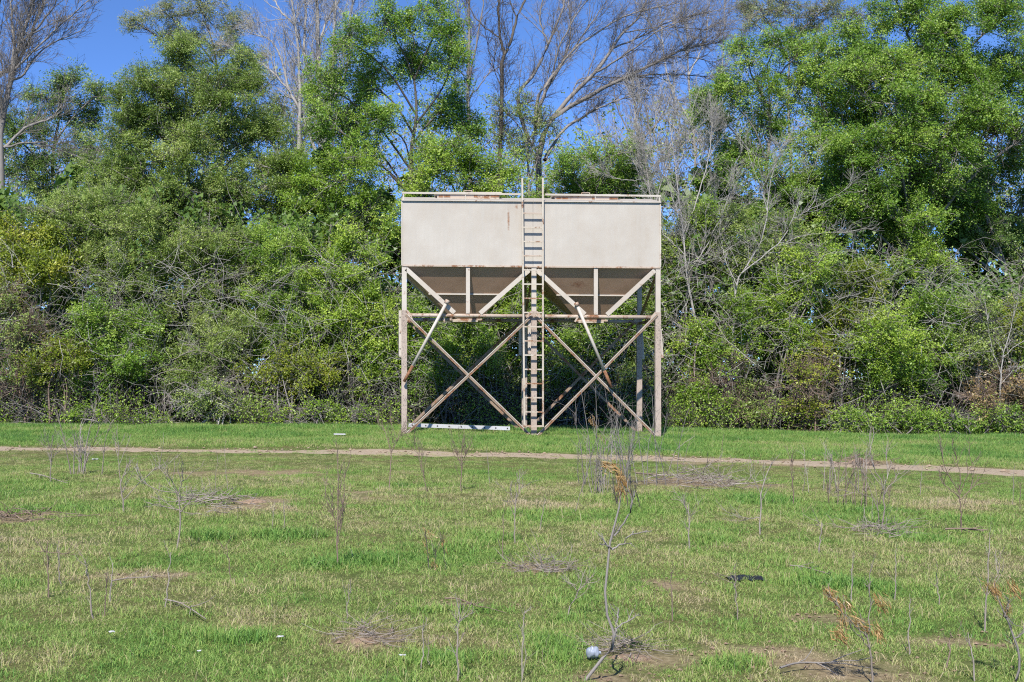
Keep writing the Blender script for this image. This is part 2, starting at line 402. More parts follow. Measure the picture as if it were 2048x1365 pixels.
def paint(name, base, rust_amt, streak=False, flake=0.0, rough=0.55, edge=None, spots=()):
    m, nt, b = new_mat(name)
    n_big = noise(nt, 1.1, 4, 0.6, w=1); n_f = noise(nt, 17, 6, 0.7, w=4)
    dark = tuple(c * k for c, k in zip(base, (.86, .82, .78)))
    c = mixc(nt, ramp(nt, n_big, [(.35, (0, 0, 0)), (.65, (1, 1, 1))]), dark, base)
    if streak:
        st = noise(nt, 5, 5, 0.7, (2.6, 2.6, 0.10), w=2)
        c = mixc(nt, ramp(nt, st, [(.44, (0, 0, 0)), (.66, (.8, .8, .8))]), c, tuple(k * .92 for k in base))
        st2 = noise(nt, 9, 5, 0.7, (3.2, 3.2, 0.06), w=8)
        c = mixc(nt, ramp(nt, st2, [(.68, (0, 0, 0)), (.80, (.35, .35, .35))]), c, (.34, .26, .18))
    rust = ramp(nt, n_f, [(.3, G(.10, .045, .025)), (.5, G(.22, .105, .055)), (.7, G(.34, .19, .11))])
    mask = math_n(nt, 'ADD', noise(nt, 3.2, 6, 0.72, w=6), math_n(nt, 'MULTIPLY', noise(nt, 26, 4, 0.7, w=9), 0.25))
    lo = 0.90 - rust_amt
    fac = ramp(nt, mask, [(lo, (0, 0, 0)), (lo + .09, (1, 1, 1))])
    tc = nt.nodes.new('ShaderNodeTexCoord'); sep = nt.nodes.new('ShaderNodeSeparateXYZ'); nt.links.new(tc.outputs['Object'], sep.inputs[0])
    if edge is not None:                           # rust creeping up from the welded lower rim
        z0, slope, hgt = edge
        zz = math_n(nt, 'SUBTRACT', math_n(nt, 'ADD', sep.outputs['Z'], math_n(nt, 'MULTIPLY', sep.outputs['X'], slope)), z0)
        e = math_n(nt, 'SUBTRACT', 1.0, math_n(nt, 'DIVIDE', zz, hgt), True)
        e = math_n(nt, 'MULTIPLY', e, math_n(nt, 'MULTIPLY', noise(nt, 6, 5, 0.75, (1, 1, .5), w=12), 1.7), True)
        fac = math_n(nt, 'ADD', fac, ramp(nt, e, [(.45, (0, 0, 0)), (.7, (.9, .9, .9))]), True)
    for (sx, sz, rx, rz) in spots:                 # single rust blooms with runs below them
        dx = math_n(nt, 'DIVIDE', math_n(nt, 'SUBTRACT', sep.outputs['X'], sx), rx)
        dz = math_n(nt, 'DIVIDE', math_n(nt, 'SUBTRACT', sep.outputs['Z'], sz), rz)
        d = math_n(nt, 'SQRT', math_n(nt, 'ADD', math_n(nt, 'MULTIPLY', dx, dx), math_n(nt, 'MULTIPLY', dz, dz)))
        d = math_n(nt, 'ADD', d, math_n(nt, 'MULTIPLY', math_n(nt, 'SUBTRACT', noise(nt, 24, 5, 0.75, w=sx), 0.5), 2.6))
        fac = math_n(nt, 'ADD', fac, math_n(nt, 'MULTIPLY', math_n(nt, 'SUBTRACT', 1.1, d, True), 0.9), True)
    c = mixc(nt, fac, c, rust)
    if flake:
        fl = math_n(nt, 'ADD', noise(nt, 48, 6, 0.8, (1, 1, .4), w=21), math_n(nt, 'MULTIPLY', noise(nt, 1.6, 3, 0.6, w=17), 0.35))
        lo = 0.86 - flake
        c = mixc(nt, ramp(nt, fl, [(lo, (0, 0, 0)), (lo + .05, (1, 1, 1))]), c, (.13, .115, .10))
    nt.links.new(c, b.inputs['Base Color'])
    nt.links.new(math_n(nt, 'ADD', rough, math_n(nt, 'MULTIPLY', fac, 0.3), True), b.inputs['Roughness'])
    b.inputs['Specular IOR Level'].default_value = 0.35
    bp = nt.nodes.new('ShaderNodeBump'); bp.inputs['Strength'].default_value = 0.25; bp.inputs['Distance'].default_value = 0.006
    nt.links.new(math_n(nt, 'ADD', math_n(nt, 'MULTIPLY', n_f, .06 if streak else .35), math_n(nt, 'MULTIPLY', noise(nt, 2.2, 2, 0.5, (1.3, 1, .7), w=30), 7.0)), bp.inputs['Height']); nt.links.new(bp.outputs[0], b.inputs['Normal'])
    return m

HX, HZ = 0.0, 0.0
hop = thing('feed_hopper', 'cream steel twin-bin feed hopper on six tall braced legs with a ladder', 'hopper', (2.78, D + DEEP / 2, 0.0))
O = origin_of(hop)
CREAM = (.452, .415, .362)
z_rim = (CY - 533) / SC + H
M_BIN = paint('bin_paint', CREAM, 0.075, True, 0, 0.5, (z_rim - 0.02 - 0.0, 0.0085, 0.07),
              [(Q(1033, 412)[0] - O[0], Q(1033, 414)[2] - O[2], .035, .07), (Q(1017, 450)[0] - O[0], Q(1017, 440)[2] - O[2], .03, .28)])
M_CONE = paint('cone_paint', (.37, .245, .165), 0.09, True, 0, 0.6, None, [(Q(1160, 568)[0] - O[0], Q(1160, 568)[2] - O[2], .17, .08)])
M_FRAME = paint('frame_paint', (.50, .455, .395), 0.19, False, 0, 0.6)
M_LEG = paint('weathered_leg_paint', (.42, .345, .29), 0.17, False, 0.15, 0.7)
M_BRACE = paint('brace_paint', (.28, .21, .155), 0.28, False, 0.05, 0.7)
M_RUSTY = paint('rusty_paint', (.46, .38, .31), 0.27, False, 0.02, 0.7)
M_RUST = paint('bare_rust', (.30, .15, .07), 0.5, False, 0.0, 0.8)
M_LADDER = paint('ladder_paint', (.50, .45, .375), 0.24, False, 0, 0.6)
M_DARKGAP, _nt, _b = new_mat('dark_steel'); _b.inputs['Base Color'].default_value = (.05, .045, .04, 1); _b.inputs['Roughness'].default_value = .7

def ytop(x): return 401 + (x - 804) * 0.0080       # eave line
def yrim(x): return 531.5 + (x - 804) * 0.0085     # lower rim of the bins
def ybar(x): return 630.5 + (x - 804) * 0.0088     # cross bar at the cone outlets
def yfoot(x): return 869 + (x - 804) * 0.0177
XL, XM, XR = 804.5, 1066.0, 1320.0

# bin walls: a front, a rear and an outer side sheet for each bin, on a rim angle
t = 0.012
for a, bx, lab in ((XL, XM, 0), (XM, XR, 1)):
    for dy, nm in ((0.0, 'front_wall'), (DEEP, 'rear_wall')):
        g = Geo(); x0, x1 = a + (0.25 if lab else 0), bx - (0 if lab else 0.25); s = 1 if dy == 0 else -1
        V = [Q(x0, ytop(x0), dy), Q(x1, ytop(x1), dy), Q(x1, yrim(x1) - 1.5, dy), Q(x0, yrim(x0) - 1.5, dy)]
        W = [v + np.array([0, s * t, 0]) for v in V]
        g.add(V + W, [(0, 3, 2, 1), (4, 5, 6, 7), (0, 1, 5, 4), (1, 2, 6, 5), (2, 3, 7, 6), (3, 0, 4, 7)]); g.build(nm, M_BIN, hop)
    xs = a if not lab else bx; s = 1 if not lab else -1
    g = Geo(); e = 0.014
    V = [Q(xs, ytop(xs), e), Q(xs, ytop(xs), DEEP - e), Q(xs, yrim(xs) - 1.5, DEEP - e), Q(xs, yrim(xs) - 1.5, e)]
    W = [v + np.array([s * t, 0, 0]) for v in V]
    g.add(V + W, [(0, 1, 2, 3), (4, 7, 6, 5), (0, 4, 5, 1), (1, 5, 6, 2), (2, 6, 7, 3), (3, 7, 4, 0)]); g.build('side_wall', M_BIN, hop)
    # gable end above the side wall
    g = Geo(); ridge = Q(xs, ytop(xs) - 18, DEEP / 2)
    V = [Q(xs, ytop(xs) - .1, .02), Q(xs, ytop(xs) - .1, DEEP - .02), ridge - np.array([0, 0, .012])]
    W = [v + np.array([s * .01, 0, 0]) for v in V]
    g.add(V + W, [(0, 1, 2), (3, 5, 4), (0, 3, 4, 1), (1, 4, 5, 2), (2, 5, 3, 0)]); g.build('gable_panel', M_BIN, hop)
    # corner trim up the outer edge of the bin
    g = Geo(); xo = xs + (0.6 if lab else -0.6)
    g.bar(Q(xo, ytop(xo) + 1.5, -.004), Q(xo, yrim(xo) - .5, -.004), 0.03, 0.02); g.build('corner_trim', M_FRAME, hop)
# roof sheets with a small overhang, front slope visible from the field
for k, (d0, d1) in enumerate(((-0.035, DEEP / 2), (DEEP + 0.035, DEEP / 2))):
    for a, bx in ((XL - 1.5, XM - .15), (XM + .15, XR + 1.5)):
        g = Geo()
        V = [Q(a, ytop(a) - .6, d0), Q(bx, ytop(bx) - .6, d0), Q(bx, ytop(bx) - 19.5, d1), Q(a, ytop(a) - 19.5, d1)]
        W = [v + np.array([0, 0, .008]) for v in V]
        g.add(V + W, [(0, 1, 2, 3), (4, 7, 6, 5), (0, 4, 5, 1), (1, 5, 6, 2), (2, 6, 7, 3), (3, 7, 4, 0)]); g.build('roof_sheet', M_BIN, hop)
        if k == 0:
            g = Geo(); g.bar(Q(a, ytop(a) + .2, -.039), Q(bx, ytop(bx) + .2, -.039), 0.022, 0.007); g.build('drip_edge', M_FRAME, hop)
# hatches on the ridge
for hx0, hx1, yy in ((876, 1003, 379.5), (1117, 1246, 384.0)):
    hatch = Geo(); a = Q(hx0, yy, .66); b2 = Q(hx1, yy, 1.48)
    hatch.bbox((a[0], a[1], a[2] - .20), (b2[0], b2[1], a[2])); hatch = hatch.build('hatch', M_RUSTY, hop)
    g = Geo(); g.bbox((a[0] - .05, a[1] - .05, a[2] + .002), (b2[0] + .05, b2[1] + .05, a[2] + .035)); g.build('hatch_lid', M_FRAME, hatch)
    g = Geo(); mx = (a[0] + b2[0]) / 2
    g.pipe((mx - .09, a[1] + .1, a[2] + .085), (mx + .09, a[1] + .1, a[2] + .085), .01); g.pipe((mx - .09, a[1] + .1, a[2] + .03), (mx - .09, a[1] + .1, a[2] + .09), .01); g.pipe((mx + .09, a[1] + .1, a[2] + .03), (mx + .09, a[1] + .1, a[2] + .09), .01)
    g.build('hatch_handle', M_RUSTY, hatch)
    for i in range(4):                              # peeling corners: ragged rusty scabs on the hatch side
        g = Geo(); xx = a[0] + (b2[0] - a[0]) * (.06, .16, .62, .93)[i] ; w = (.05, .07, .04, .09)[i]
        g.bbox((xx - w, a[1] - .006, a[2] - .075), (xx + w, a[1] - .001, a[2] - .03)); g.build('rust_scab', M_RUST, hatch)
# low guard rails along the eave
for x0, x1, y0, y1, posts in ((804, 1041, 386.5, 389.5, (807, 931)), (1090, 1321, 390, 393, (1190, 1318))):
    rail = Geo(); rail.bar(Q(x0, y0, -.03), Q(x1, y1, -.03), 0.04, 0.035); rail = rail.build('guard_rail', M_FRAME, hop)
    for p in posts:
        f = (p - x0) / (x1 - x0); yr = y0 + f * (y1 - y0)
        g = Geo(); g.bar(Q(p, yr + 1.9, -.03), Q(p, ytop(p) + 1, -.03), 0.03 if p in (807, 1318) else .018, 0.02); g.build('rail_post', M_FRAME, rail)
# rims
for a, bx in ((XL, XM), (XM, XR)):
    for dy in (0.0, DEEP):
        g = Geo(); s = 1 if dy == 0 else -1
        g.bar(Q(a + (.2 if a == XM else 0), yrim(a), dy + s * .01), Q(bx, yrim(bx), dy + s * .01), 0.035, 0.045); g.build('rim', M_RUSTY, hop)
for xs in (XL + 1.2, XR - 1.2):
    g = Geo(); g.bar(Q(xs, yrim(xs), .04), Q(xs, yrim(xs), DEEP - .04), .035, .04); g.build('rim', M_RUSTY, hop)
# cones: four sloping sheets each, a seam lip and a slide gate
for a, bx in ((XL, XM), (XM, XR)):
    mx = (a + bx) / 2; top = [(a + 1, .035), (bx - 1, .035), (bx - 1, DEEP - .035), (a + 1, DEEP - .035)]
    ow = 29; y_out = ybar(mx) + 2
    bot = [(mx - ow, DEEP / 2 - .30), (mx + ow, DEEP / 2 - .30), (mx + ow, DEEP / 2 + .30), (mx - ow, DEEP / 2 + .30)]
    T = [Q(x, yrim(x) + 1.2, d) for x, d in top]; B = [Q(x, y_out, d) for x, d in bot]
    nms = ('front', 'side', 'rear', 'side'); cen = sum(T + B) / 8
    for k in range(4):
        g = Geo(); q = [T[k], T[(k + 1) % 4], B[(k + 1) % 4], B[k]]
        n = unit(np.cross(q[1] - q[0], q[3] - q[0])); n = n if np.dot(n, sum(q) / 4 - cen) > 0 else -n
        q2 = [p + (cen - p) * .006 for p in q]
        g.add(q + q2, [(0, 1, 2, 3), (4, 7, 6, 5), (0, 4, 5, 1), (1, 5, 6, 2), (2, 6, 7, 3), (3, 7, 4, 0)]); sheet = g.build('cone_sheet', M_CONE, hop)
        if k == 0:
            f = .52; l0 = q[0] * (1 - f) + q[3] * f; l1 = q[1] * (1 - f) + q[2] * f
            g = Geo(); off = n * .014
            g.bar(l0 + off, l1 + off, 0.03, 0.03); g.build('seam_lip', M_FRAME, sheet)
            m0 = l0 + (l1 - l0) * .3; m1 = l0 + (l1 - l0) * .72
            g = Geo(); g.bar(m0 + n * .012 + np.array([0, 0, .028]), m1 + n * .012 + np.array([0, 0, .028]), .014, .01); g.build('seam_gap', M_DARKGAP, sheet)
    g = Geo(); c = Q(mx, y_out, DEEP / 2)
    g.bbox((c[0] - .36, c[1] - .36, c[2] - .05), (c[0] + .36, c[1] + .36, c[2] - .012)); fl = g.build('outlet_flange', M_RUSTY, hop)
    g = Geo(); g.bbox((c[0] - .30, c[1] - .44, c[2] - .085), (c[0] + .26, c[1] + .36, c[2] - .056)); g.build('slide_gate', M_LADDER, fl)
# frame: front and rear
POSTS = (808.5, 1068.0, 1316.5)
for dy in (0.0, DEEP):
    rear = dy > 0; e = 0.0
    for i, x in enumerate(POSTS):
        g = Geo(); g.bar(Q(x, yrim(x) + 2.2, dy + .05), Q(x, ybar(x) - 4.5, dy + .05), 0.105, 0.09); g.build('upper_post', M_FRAME, hop)
        g = Geo(); foot = Q(x, yfoot(x), dy); foot[2] = gz(foot[0]) - .06
        g.channel(Q(x, ybar(x) - 10, dy - .004 if not rear else dy + .01), foot + np.array([0, -.004 if not rear else .01, 0]), 0.122, 0.11, .012); leg = g.build('leg', M_LEG, hop)
        g = Geo(); pz = foot.copy(); pz[2] = float(gz(foot[0])) - .01
        g.bbox((pz[0] - .12, pz[1] - .08, pz[2] - .01), (pz[0] + .12, pz[1] + .16, pz[2] + .012)); g.build('foot_plate', M_RUSTY, leg)
    # splice plates beside the leg tops
    for x0, x1, y0, y1, oy in ((797.5, 802.6, 621, 711, .04), (1056, 1062.2, 624, 708, .04), (1322.4, 1327.5, 668, 716, .09), (1309.5, 1310.5, 600, 600, 0))[:3]:
        g = Geo(); a = Q(x0, y1, dy + oy); b2 = Q(x1, y0, dy + oy + .02)
        if x0 > 1300:
            g.add([Q(1322.6, 660, dy + .05), Q(1324.2, 660, dy + .05), Q(1328.2, 716, dy + .05), Q(1322.6, 716, dy + .05), Q(1322.6, 660, dy + .07), Q(1324.2, 660, dy + .07), Q(1328.2, 716, dy + .07), Q(1322.6, 716, dy + .07)],
                  [(0, 3, 2, 1), (4, 5, 6, 7), (0, 1, 5, 4), (1, 2, 6, 5), (2, 3, 7, 6), (3, 0, 4, 7)])
        else: g.bbox(a, b2)
        pl = g.build('splice_plate', M_FRAME, hop)
        if x0 < 1300 and not rear:
            for k in range(3):
                g = Geo(); c = Q((x0 + x1) / 2, y0 + (y1 - y0) * (.15 + .35 * k), oy); g.pipe(c + np.array([0, -.012, 0]), c, .012, .012, 6); g.build('bolt', M_DARKGAP, pl)
    for x, sd in ((POSTS[0], 1), (POSTS[1], -1), (POSTS[1], 1), (POSTS[2], -1)):
        c = Q(x + sd * 7, ybar(x) - 2, dy + .004); g = Geo(); w = .075
        g.add([c + np.array(v) for v in ((-sd * .06, 0, -.09), (sd * .09, 0, -.09), (sd * .09, 0, -.02), (-sd * .0, 0, .09), (-sd * .06, 0, .09), (-sd * .06, .008, -.09), (sd * .09, .008, -.09), (sd * .09, .008, -.02), (-sd * .0, .008, .09), (-sd * .06, .008, .09))], [(0, 1, 2, 3, 4), (9, 8, 7, 6, 5), (0, 5, 6, 1), (1, 6, 7, 2), (2, 7, 8, 3), (3, 8, 9, 4), (4, 9, 5, 0)]); gp = g.build('gusset_plate', M_RUSTY, hop)
        for bx_, bz_ in ((.02 * sd, -.06), (.06 * sd, -.055), (-.03 * sd, .05)):
            g = Geo(); q = c + np.array([bx_, 0, bz_]); g.pipe(q + np.array([0, -.014, 0]), q, .012, .012, 6); g.build('bolt', M_RUST, gp)
    # cross bars, one per bin
    for x0, x1 in ((815, 1062), (1073.5, 1310)):
        g = Geo(); g.pipe(Q(x0, ybar(x0), dy + .05), Q(x1, ybar(x1), dy + .05), .042, .042, 10); g.build('cross_bar', M_RUSTY, hop, True)
    # upper diagonals and middle struts beside the cones
    for (x0, y0), (x1, y1) in (((812.5, 538), (909, 626)), ((1058, 541), (960, 627)), ((1074, 541), (1170, 629)), ((1310, 541), (1214, 630))):
        g = Geo(); g.bar(Q(x0, y0, dy + .03), Q(x1, y1, dy + .03), .095 if not rear else .08, .05); g.build('upper_brace', M_FRAME, hop)
    for x in (936, 1192):
        g = Geo(); g.bar(Q(x, yrim(x) + 2.4, dy + .035), Q(x, ybar(x) - 4.2, dy + .035), .085, .05); g.build('strut', M_FRAME, hop)
    # lower crossed angle irons
    for k, ((x0, y0), (x1, y1)) in enumerate((((812, 630), (1058, 869)), ((1064, 632), (812, 869)), ((1070, 632), (1314, 875)), ((1314, 630), (1075, 872)))):
        yo = dy + (-.013 if k % 2 == 0 else -.026) - (0 if not rear else -.15)
        g = Geo(); g.angle(Q(x0, y0, yo), Q(x1, y1, yo), .058, .008, 1 if k % 2 == 0 else -1); g.build('cross_brace', M_BRACE, hop)
        if not rear:
            u = unit(Q(x1, y1) - Q(x0, y0)); nn = np.array([-u[2], 0, u[0]]); nn = nn if nn[2] > 0 else -nn
            g = Geo(); g.bar(Q(x0, y0, yo - .006) + nn * .021, Q(x1, y1, yo - .006) + nn * .021, .016, .006); g.build('brace_edge', M_FRAME, hop)
# side bars between front and rear
for x in POSTS:
    g = Geo(); g.bar(Q(x, ybar(x) + 4, .14), Q(x, ybar(x) + 4, DEEP - .0), .06, .05); g.build('side_bar', M_BRACE, hop)
    g = Geo(); g.bar(Q(x, yrim(x) + 10, .11), Q(x, ybar(x) - 6, DEEP - .02), .05, .04); g.build('side_brace', M_BRACE, hop)
# gate levers: long pipes hanging from the gates, rusted at the lower end
for (x0, y0), (x1, y1), br in (((894, 604), (808, 764), (889, 640)), ((1152, 609), (1221, 775), (1150, 640))):
    a, b2 = Q(x0, y0, -.09), Q(x1, y1, -.12); cut = a + (b2 - a) * .80
    g = Geo(); g.pipe(a, cut, .034, .034, 12); lever = g.build('gate_lever', M_FRAME, hop, True)
    g = Geo(); g.pipe(cut, b2, .0345, .0345, 12); tip = g.build('rusty_tip', M_RUST, lever, True)
    g = Geo(); u = unit(b2 - a); g.pipe(a - u * .035, a + u * .05, .05, .05, 10); g.build('lever_cap', M_RUSTY, lever, True)
    g = Geo(); g.bar(a + u * .22 + np.array([0, .03, 0]), a + u * .22 + np.array([0, .17, -.06]), .06, .03); g.bar(a + u * .22 + np.array([0, .12, 0]), Q(br[0], br[1] + 4, .03), .035, .03); g.build('lever_bracket', M_RUSTY, lever)
    g = Geo(); c = Q(br[0] + 12, br[1] - 2, -.02); g.pipe(c, c + np.array([.14, .35, .03]), .02); g.build('gate_rod', M_RUSTY, lever)
# ladder
lad = bpy.data.objects.new('ladder', None); COL.objects.link(lad); lad.parent = hop
lad.location = Q(1066, 860, -.125) - O; 
for (xa, xb) in ((1043.2, 1047.6), (1084.3, 1084.6)):
    g = Geo(); g.bar(Q(xa, 358, -.125), Q(xb, 854, -.125), .036, .045); g.build('side_rail', M_LADDER, lad)
for k in range(16):
    y = 428.2 + k * 28.25; f = (y - 358) / 496; xl = 1043.2 + 4.4 * f
    g = Geo(); g.bar(Q(xl + 1.8, y + .1, -.125), Q(1082.6, y + .4, -.125), .028 if k < 15 else .04, .03); g.build('rung', M_LADDER if k % 3 else M_RUSTY, lad)
for x, y in ((1043.6, 411), (1084.3, 411), (1045, 533), (1084.4, 533)):
    g = Geo(); g.bar(Q(x, y, -.10), Q(x, y, .0), .03, .03); g.build('standoff', M_LADDER, lad)
for x in (1047, 1084.5):
    g = Geo(); g.bar(Q(x, 633, -.10), Q(x, 633, .01), .03, .03); g.build('standoff', M_LADDER, lad)

# ------------------------------------------------------------------ vegetation builders
def px_m(Y): return FPX / Y

def leafy(name, label, cat, base_px, Y, blobs, mat, bark, dens=1.0, leaf=0.075, trunk=0.11, seed=0, group=None, stems=1, twig=1.0,
          bare=0.35, bend=0.0, depth=0.8, quad=False, clump=0.17, tonebase=0.5, up=0.12, base_spread=0.0, trunk_line=None):
    """a tree or shrub: stems rise from the ground, limbs reach each blob of the crown, boughs and twigs fill it, leaves sit on twigs"""
    rng = np.random.default_rng(1000 + seed)
    bx = (base_px - CX) * Y / FPX; base = np.array([bx, Y, float(gz(bx)) - 0.06])
    t = thing(name, label, cat, (bx, Y, float(gz(bx))), group)
    W = Wood(); TW = Wood()
    C, Rx, Rz = [], [], []
    for b in blobs:
        dyo = b[4] if len(b) > 4 else rng.uniform(-.5, .5) * depth
        Yb = Y + dyo; p = P(b[0], b[1], Yb); C.append(p); Rx.append(b[2] / px_m(Yb)); Rz.append(b[3] / px_m(Yb))
    C = np.array(C); Rx = np.array(Rx) * 1.10; Rz = np.array(Rz) * 1.10
    top = C[:, 2].max(); low = max(C[:, 2].min() - Rz.max(), base[2] + .3)
    # trunks
    cen = C.mean(0); trunks = []
    for s in range(stems):
        off = np.array([rng.normal(0, base_spread), rng.normal(0, base_spread * .5), 0])
        tgt = C[np.argsort(C[:, 2])[-max(1, len(C) // 3):]][s % max(1, len(C) // 3)] if stems > 1 else np.array([cen[0], cen[1], top - Rz.mean() * .6])
        if trunk_line is not None and s == 0:
            pts = [base] + [P(x, y, Y) for x, y in trunk_line]
        else:
            b0 = base + off; b0[2] = float(gz(b0[0])) - .06
            mid = b0 * .5 + tgt * .5 + np.array([rng.normal(0, .18) + bend, rng.normal(0, .15), 0]); mid[:2] = mid[:2] * .8 + b0[:2] * .2
            pts = [b0, b0 * .75 + mid * .25 + rng.normal(0, .05, 3) * [1, 1, 0], mid, mid * .4 + tgt * .6 + rng.normal(0, .12, 3), tgt]
        L = smooth_line(pts, 18); trunks.append(L)
        r = trunk * (1 - np.linspace(0, 1, 19) * .8) * (1 if s == 0 else rng.uniform(.55, .9))
        W.add(L[None], r[None], 7, rng.uniform(.3, .7))
    # limbs to each blob
    limbs = []
    for k in range(len(C)):
        best = None
        for L in trunks:
            zz = L[:, 2]; want = C[k][2] - np.linalg.norm(C[k][:2] - L[9][:2]) * .75 - Rz[k] * .6
            i = int(np.argmin(np.abs(zz - max(want, base[2] + .25))))
            d = np.linalg.norm(L[i] - C[k])
            if best is None or d < best[0]: best = (d, L[i], L[min(i + 1, 18)] - L[i])
        d, p0, tg = best
        m = p0 * .5 + C[k] * .5 + np.array([rng.normal(0, .08), rng.normal(0, .08), .08 * d])
        e = C[k] + (C[k] - p0) / max(d, .1) * Rx[k] * .35
        L = smooth_line([p0, m + rng.normal(0, .05, 3), C[k], e], 8); limbs.append(L)
        W.add(L[None], (trunk * .36 * np.linspace(1, .22, 9))[None] * min(1, .5 + d / 4), 5, rng.uniform(.3, .7))
    limbs = np.array(limbs)
    # boughs
    bl, br, bk = [], [], []
    for k in range(len(C)):
        nb = int(np.clip(30 * (Rx[k] * Rz[k]) ** .75, 8, 80))
        p, tg, tt, _ = along(limbs[k][None], nb, .45, 1.0, rng)
        v = unit(rng.normal(0, 1, (nb, 3)) + np.array([0, -.15, .22])); rad = rng.uniform(.25, 1.0, (nb, 1)) ** .6 * np.where(rng.uniform(0, 1, (nb, 1)) < .22, rng.uniform(1.0, 1.35, (nb, 1)), 1.0)
        e = C[k] + v * rad * np.array([Rx[k], min(Rx[k], Rz[k] * 1.1), Rz[k]])
        m = p * .5 + e * .5 + rng.normal(0, .10, (nb, 3)) * Rx[k] + np.array([0, 0, .05])
        f = np.linspace(0, 1, 5)[None, :, None]
        bl.append((1 - f) ** 2 * p[:, None] + 2 * f * (1 - f) * m[:, None] + f * f * e[:, None]); bk.append(np.full(nb, k))
    BL = np.concatenate(bl); BK = np.concatenate(bk)
    BL[:, 1:-1] += rng.normal(0, .03, BL[:, 1:-1].shape)
    r0 = np.clip(trunk * .17, .007, .022); TW.add(BL, np.linspace(r0, .005, 5)[None] * rng.uniform(.7, 1.3, (len(BL), 1)), 3, rng.uniform(0, 1, len(BL)))
    # twigs
    m = max(3, int(9 * twig)); p, tg, tt, idx = along(BL, m, .3, 1.0, rng)
    ln = rng.uniform(.16, .42, len(p)) * (0.7 + .5 * np.sqrt(np.minimum(Rx[BK[idx]], 1.6)))
    TL = grow(p, side_dirs(tg, rng.uniform(.4, 1.2, len(p)), rng), ln, 2, .25, up, rng)
    keep = rng.uniform(0, 1, len(TL)) < (.75 if twig < 1.8 else .95)
    TW.add(TL[keep][:, [0, 2]], np.linspace(.0068, .0036, 2)[None] * rng.uniform(.7, 1.3, (int(keep.sum()), 1)), 3, rng.uniform(0, 1, int(keep.sum())))
    # leaves: clustered on twigs; some boughs stay bare
    area = math.pi * np.sum(Rx * Rz) * (px_m(Y) / 2) ** 2
    n = int(area * dens * .13)
    w = (rng.uniform(0, 1, len(BL)) > bare).astype(float) * rng.uniform(.55, 1.45, len(BL)); w = w[idx] * rng.uniform(.35, 1.65, len(TL)) + 1e-6
    pick = rng.choice(len(TL), n, p=w / w.sum()); f = rng.uniform(0.1, 1.05, n) * 2; i = np.minimum(f.astype(int), 1); ff = (f - i)[:, None]
    c = TL[pick, i] * (1 - ff) + TL[pick, i + 1] * ff + rng.normal(0, clump * .5, (n, 3)) * np.array([1, 1, .75])
    btone = rng.normal(0, .20, len(BL))
    tone = np.clip(tonebase + btone[idx[pick]] + rng.normal(0, .19, n), 0, 1)
    tone = np.clip(tone + .55 * (N1(c[:, 0] + c[:, 1] * .7, c[:, 2], .55) - .5) + .35 * (N2(c[:, 0] - c[:, 1] * .5, c[:, 2], 1.6) - .5) + .04, 0, 1)
    rot = np.stack([rng.normal(0, .35, n), rng.normal(0, .35, n), rng.uniform(-1.1, 1.1, n)], -1)
    scatter('crown', c, sprigs_of(mat), tone, leaf / .075 * rng.uniform(.75, 1.3, n), rot, rng.integers(0, 6, n), mat, t)['kind'] = 'stuff'
    W.build('trunk' if cat == 'tree' else 'stems', bark, t); TW.build('twigs', bark if bark is not B_DARK else B_GREY, t)['kind'] = 'stuff'
    return t

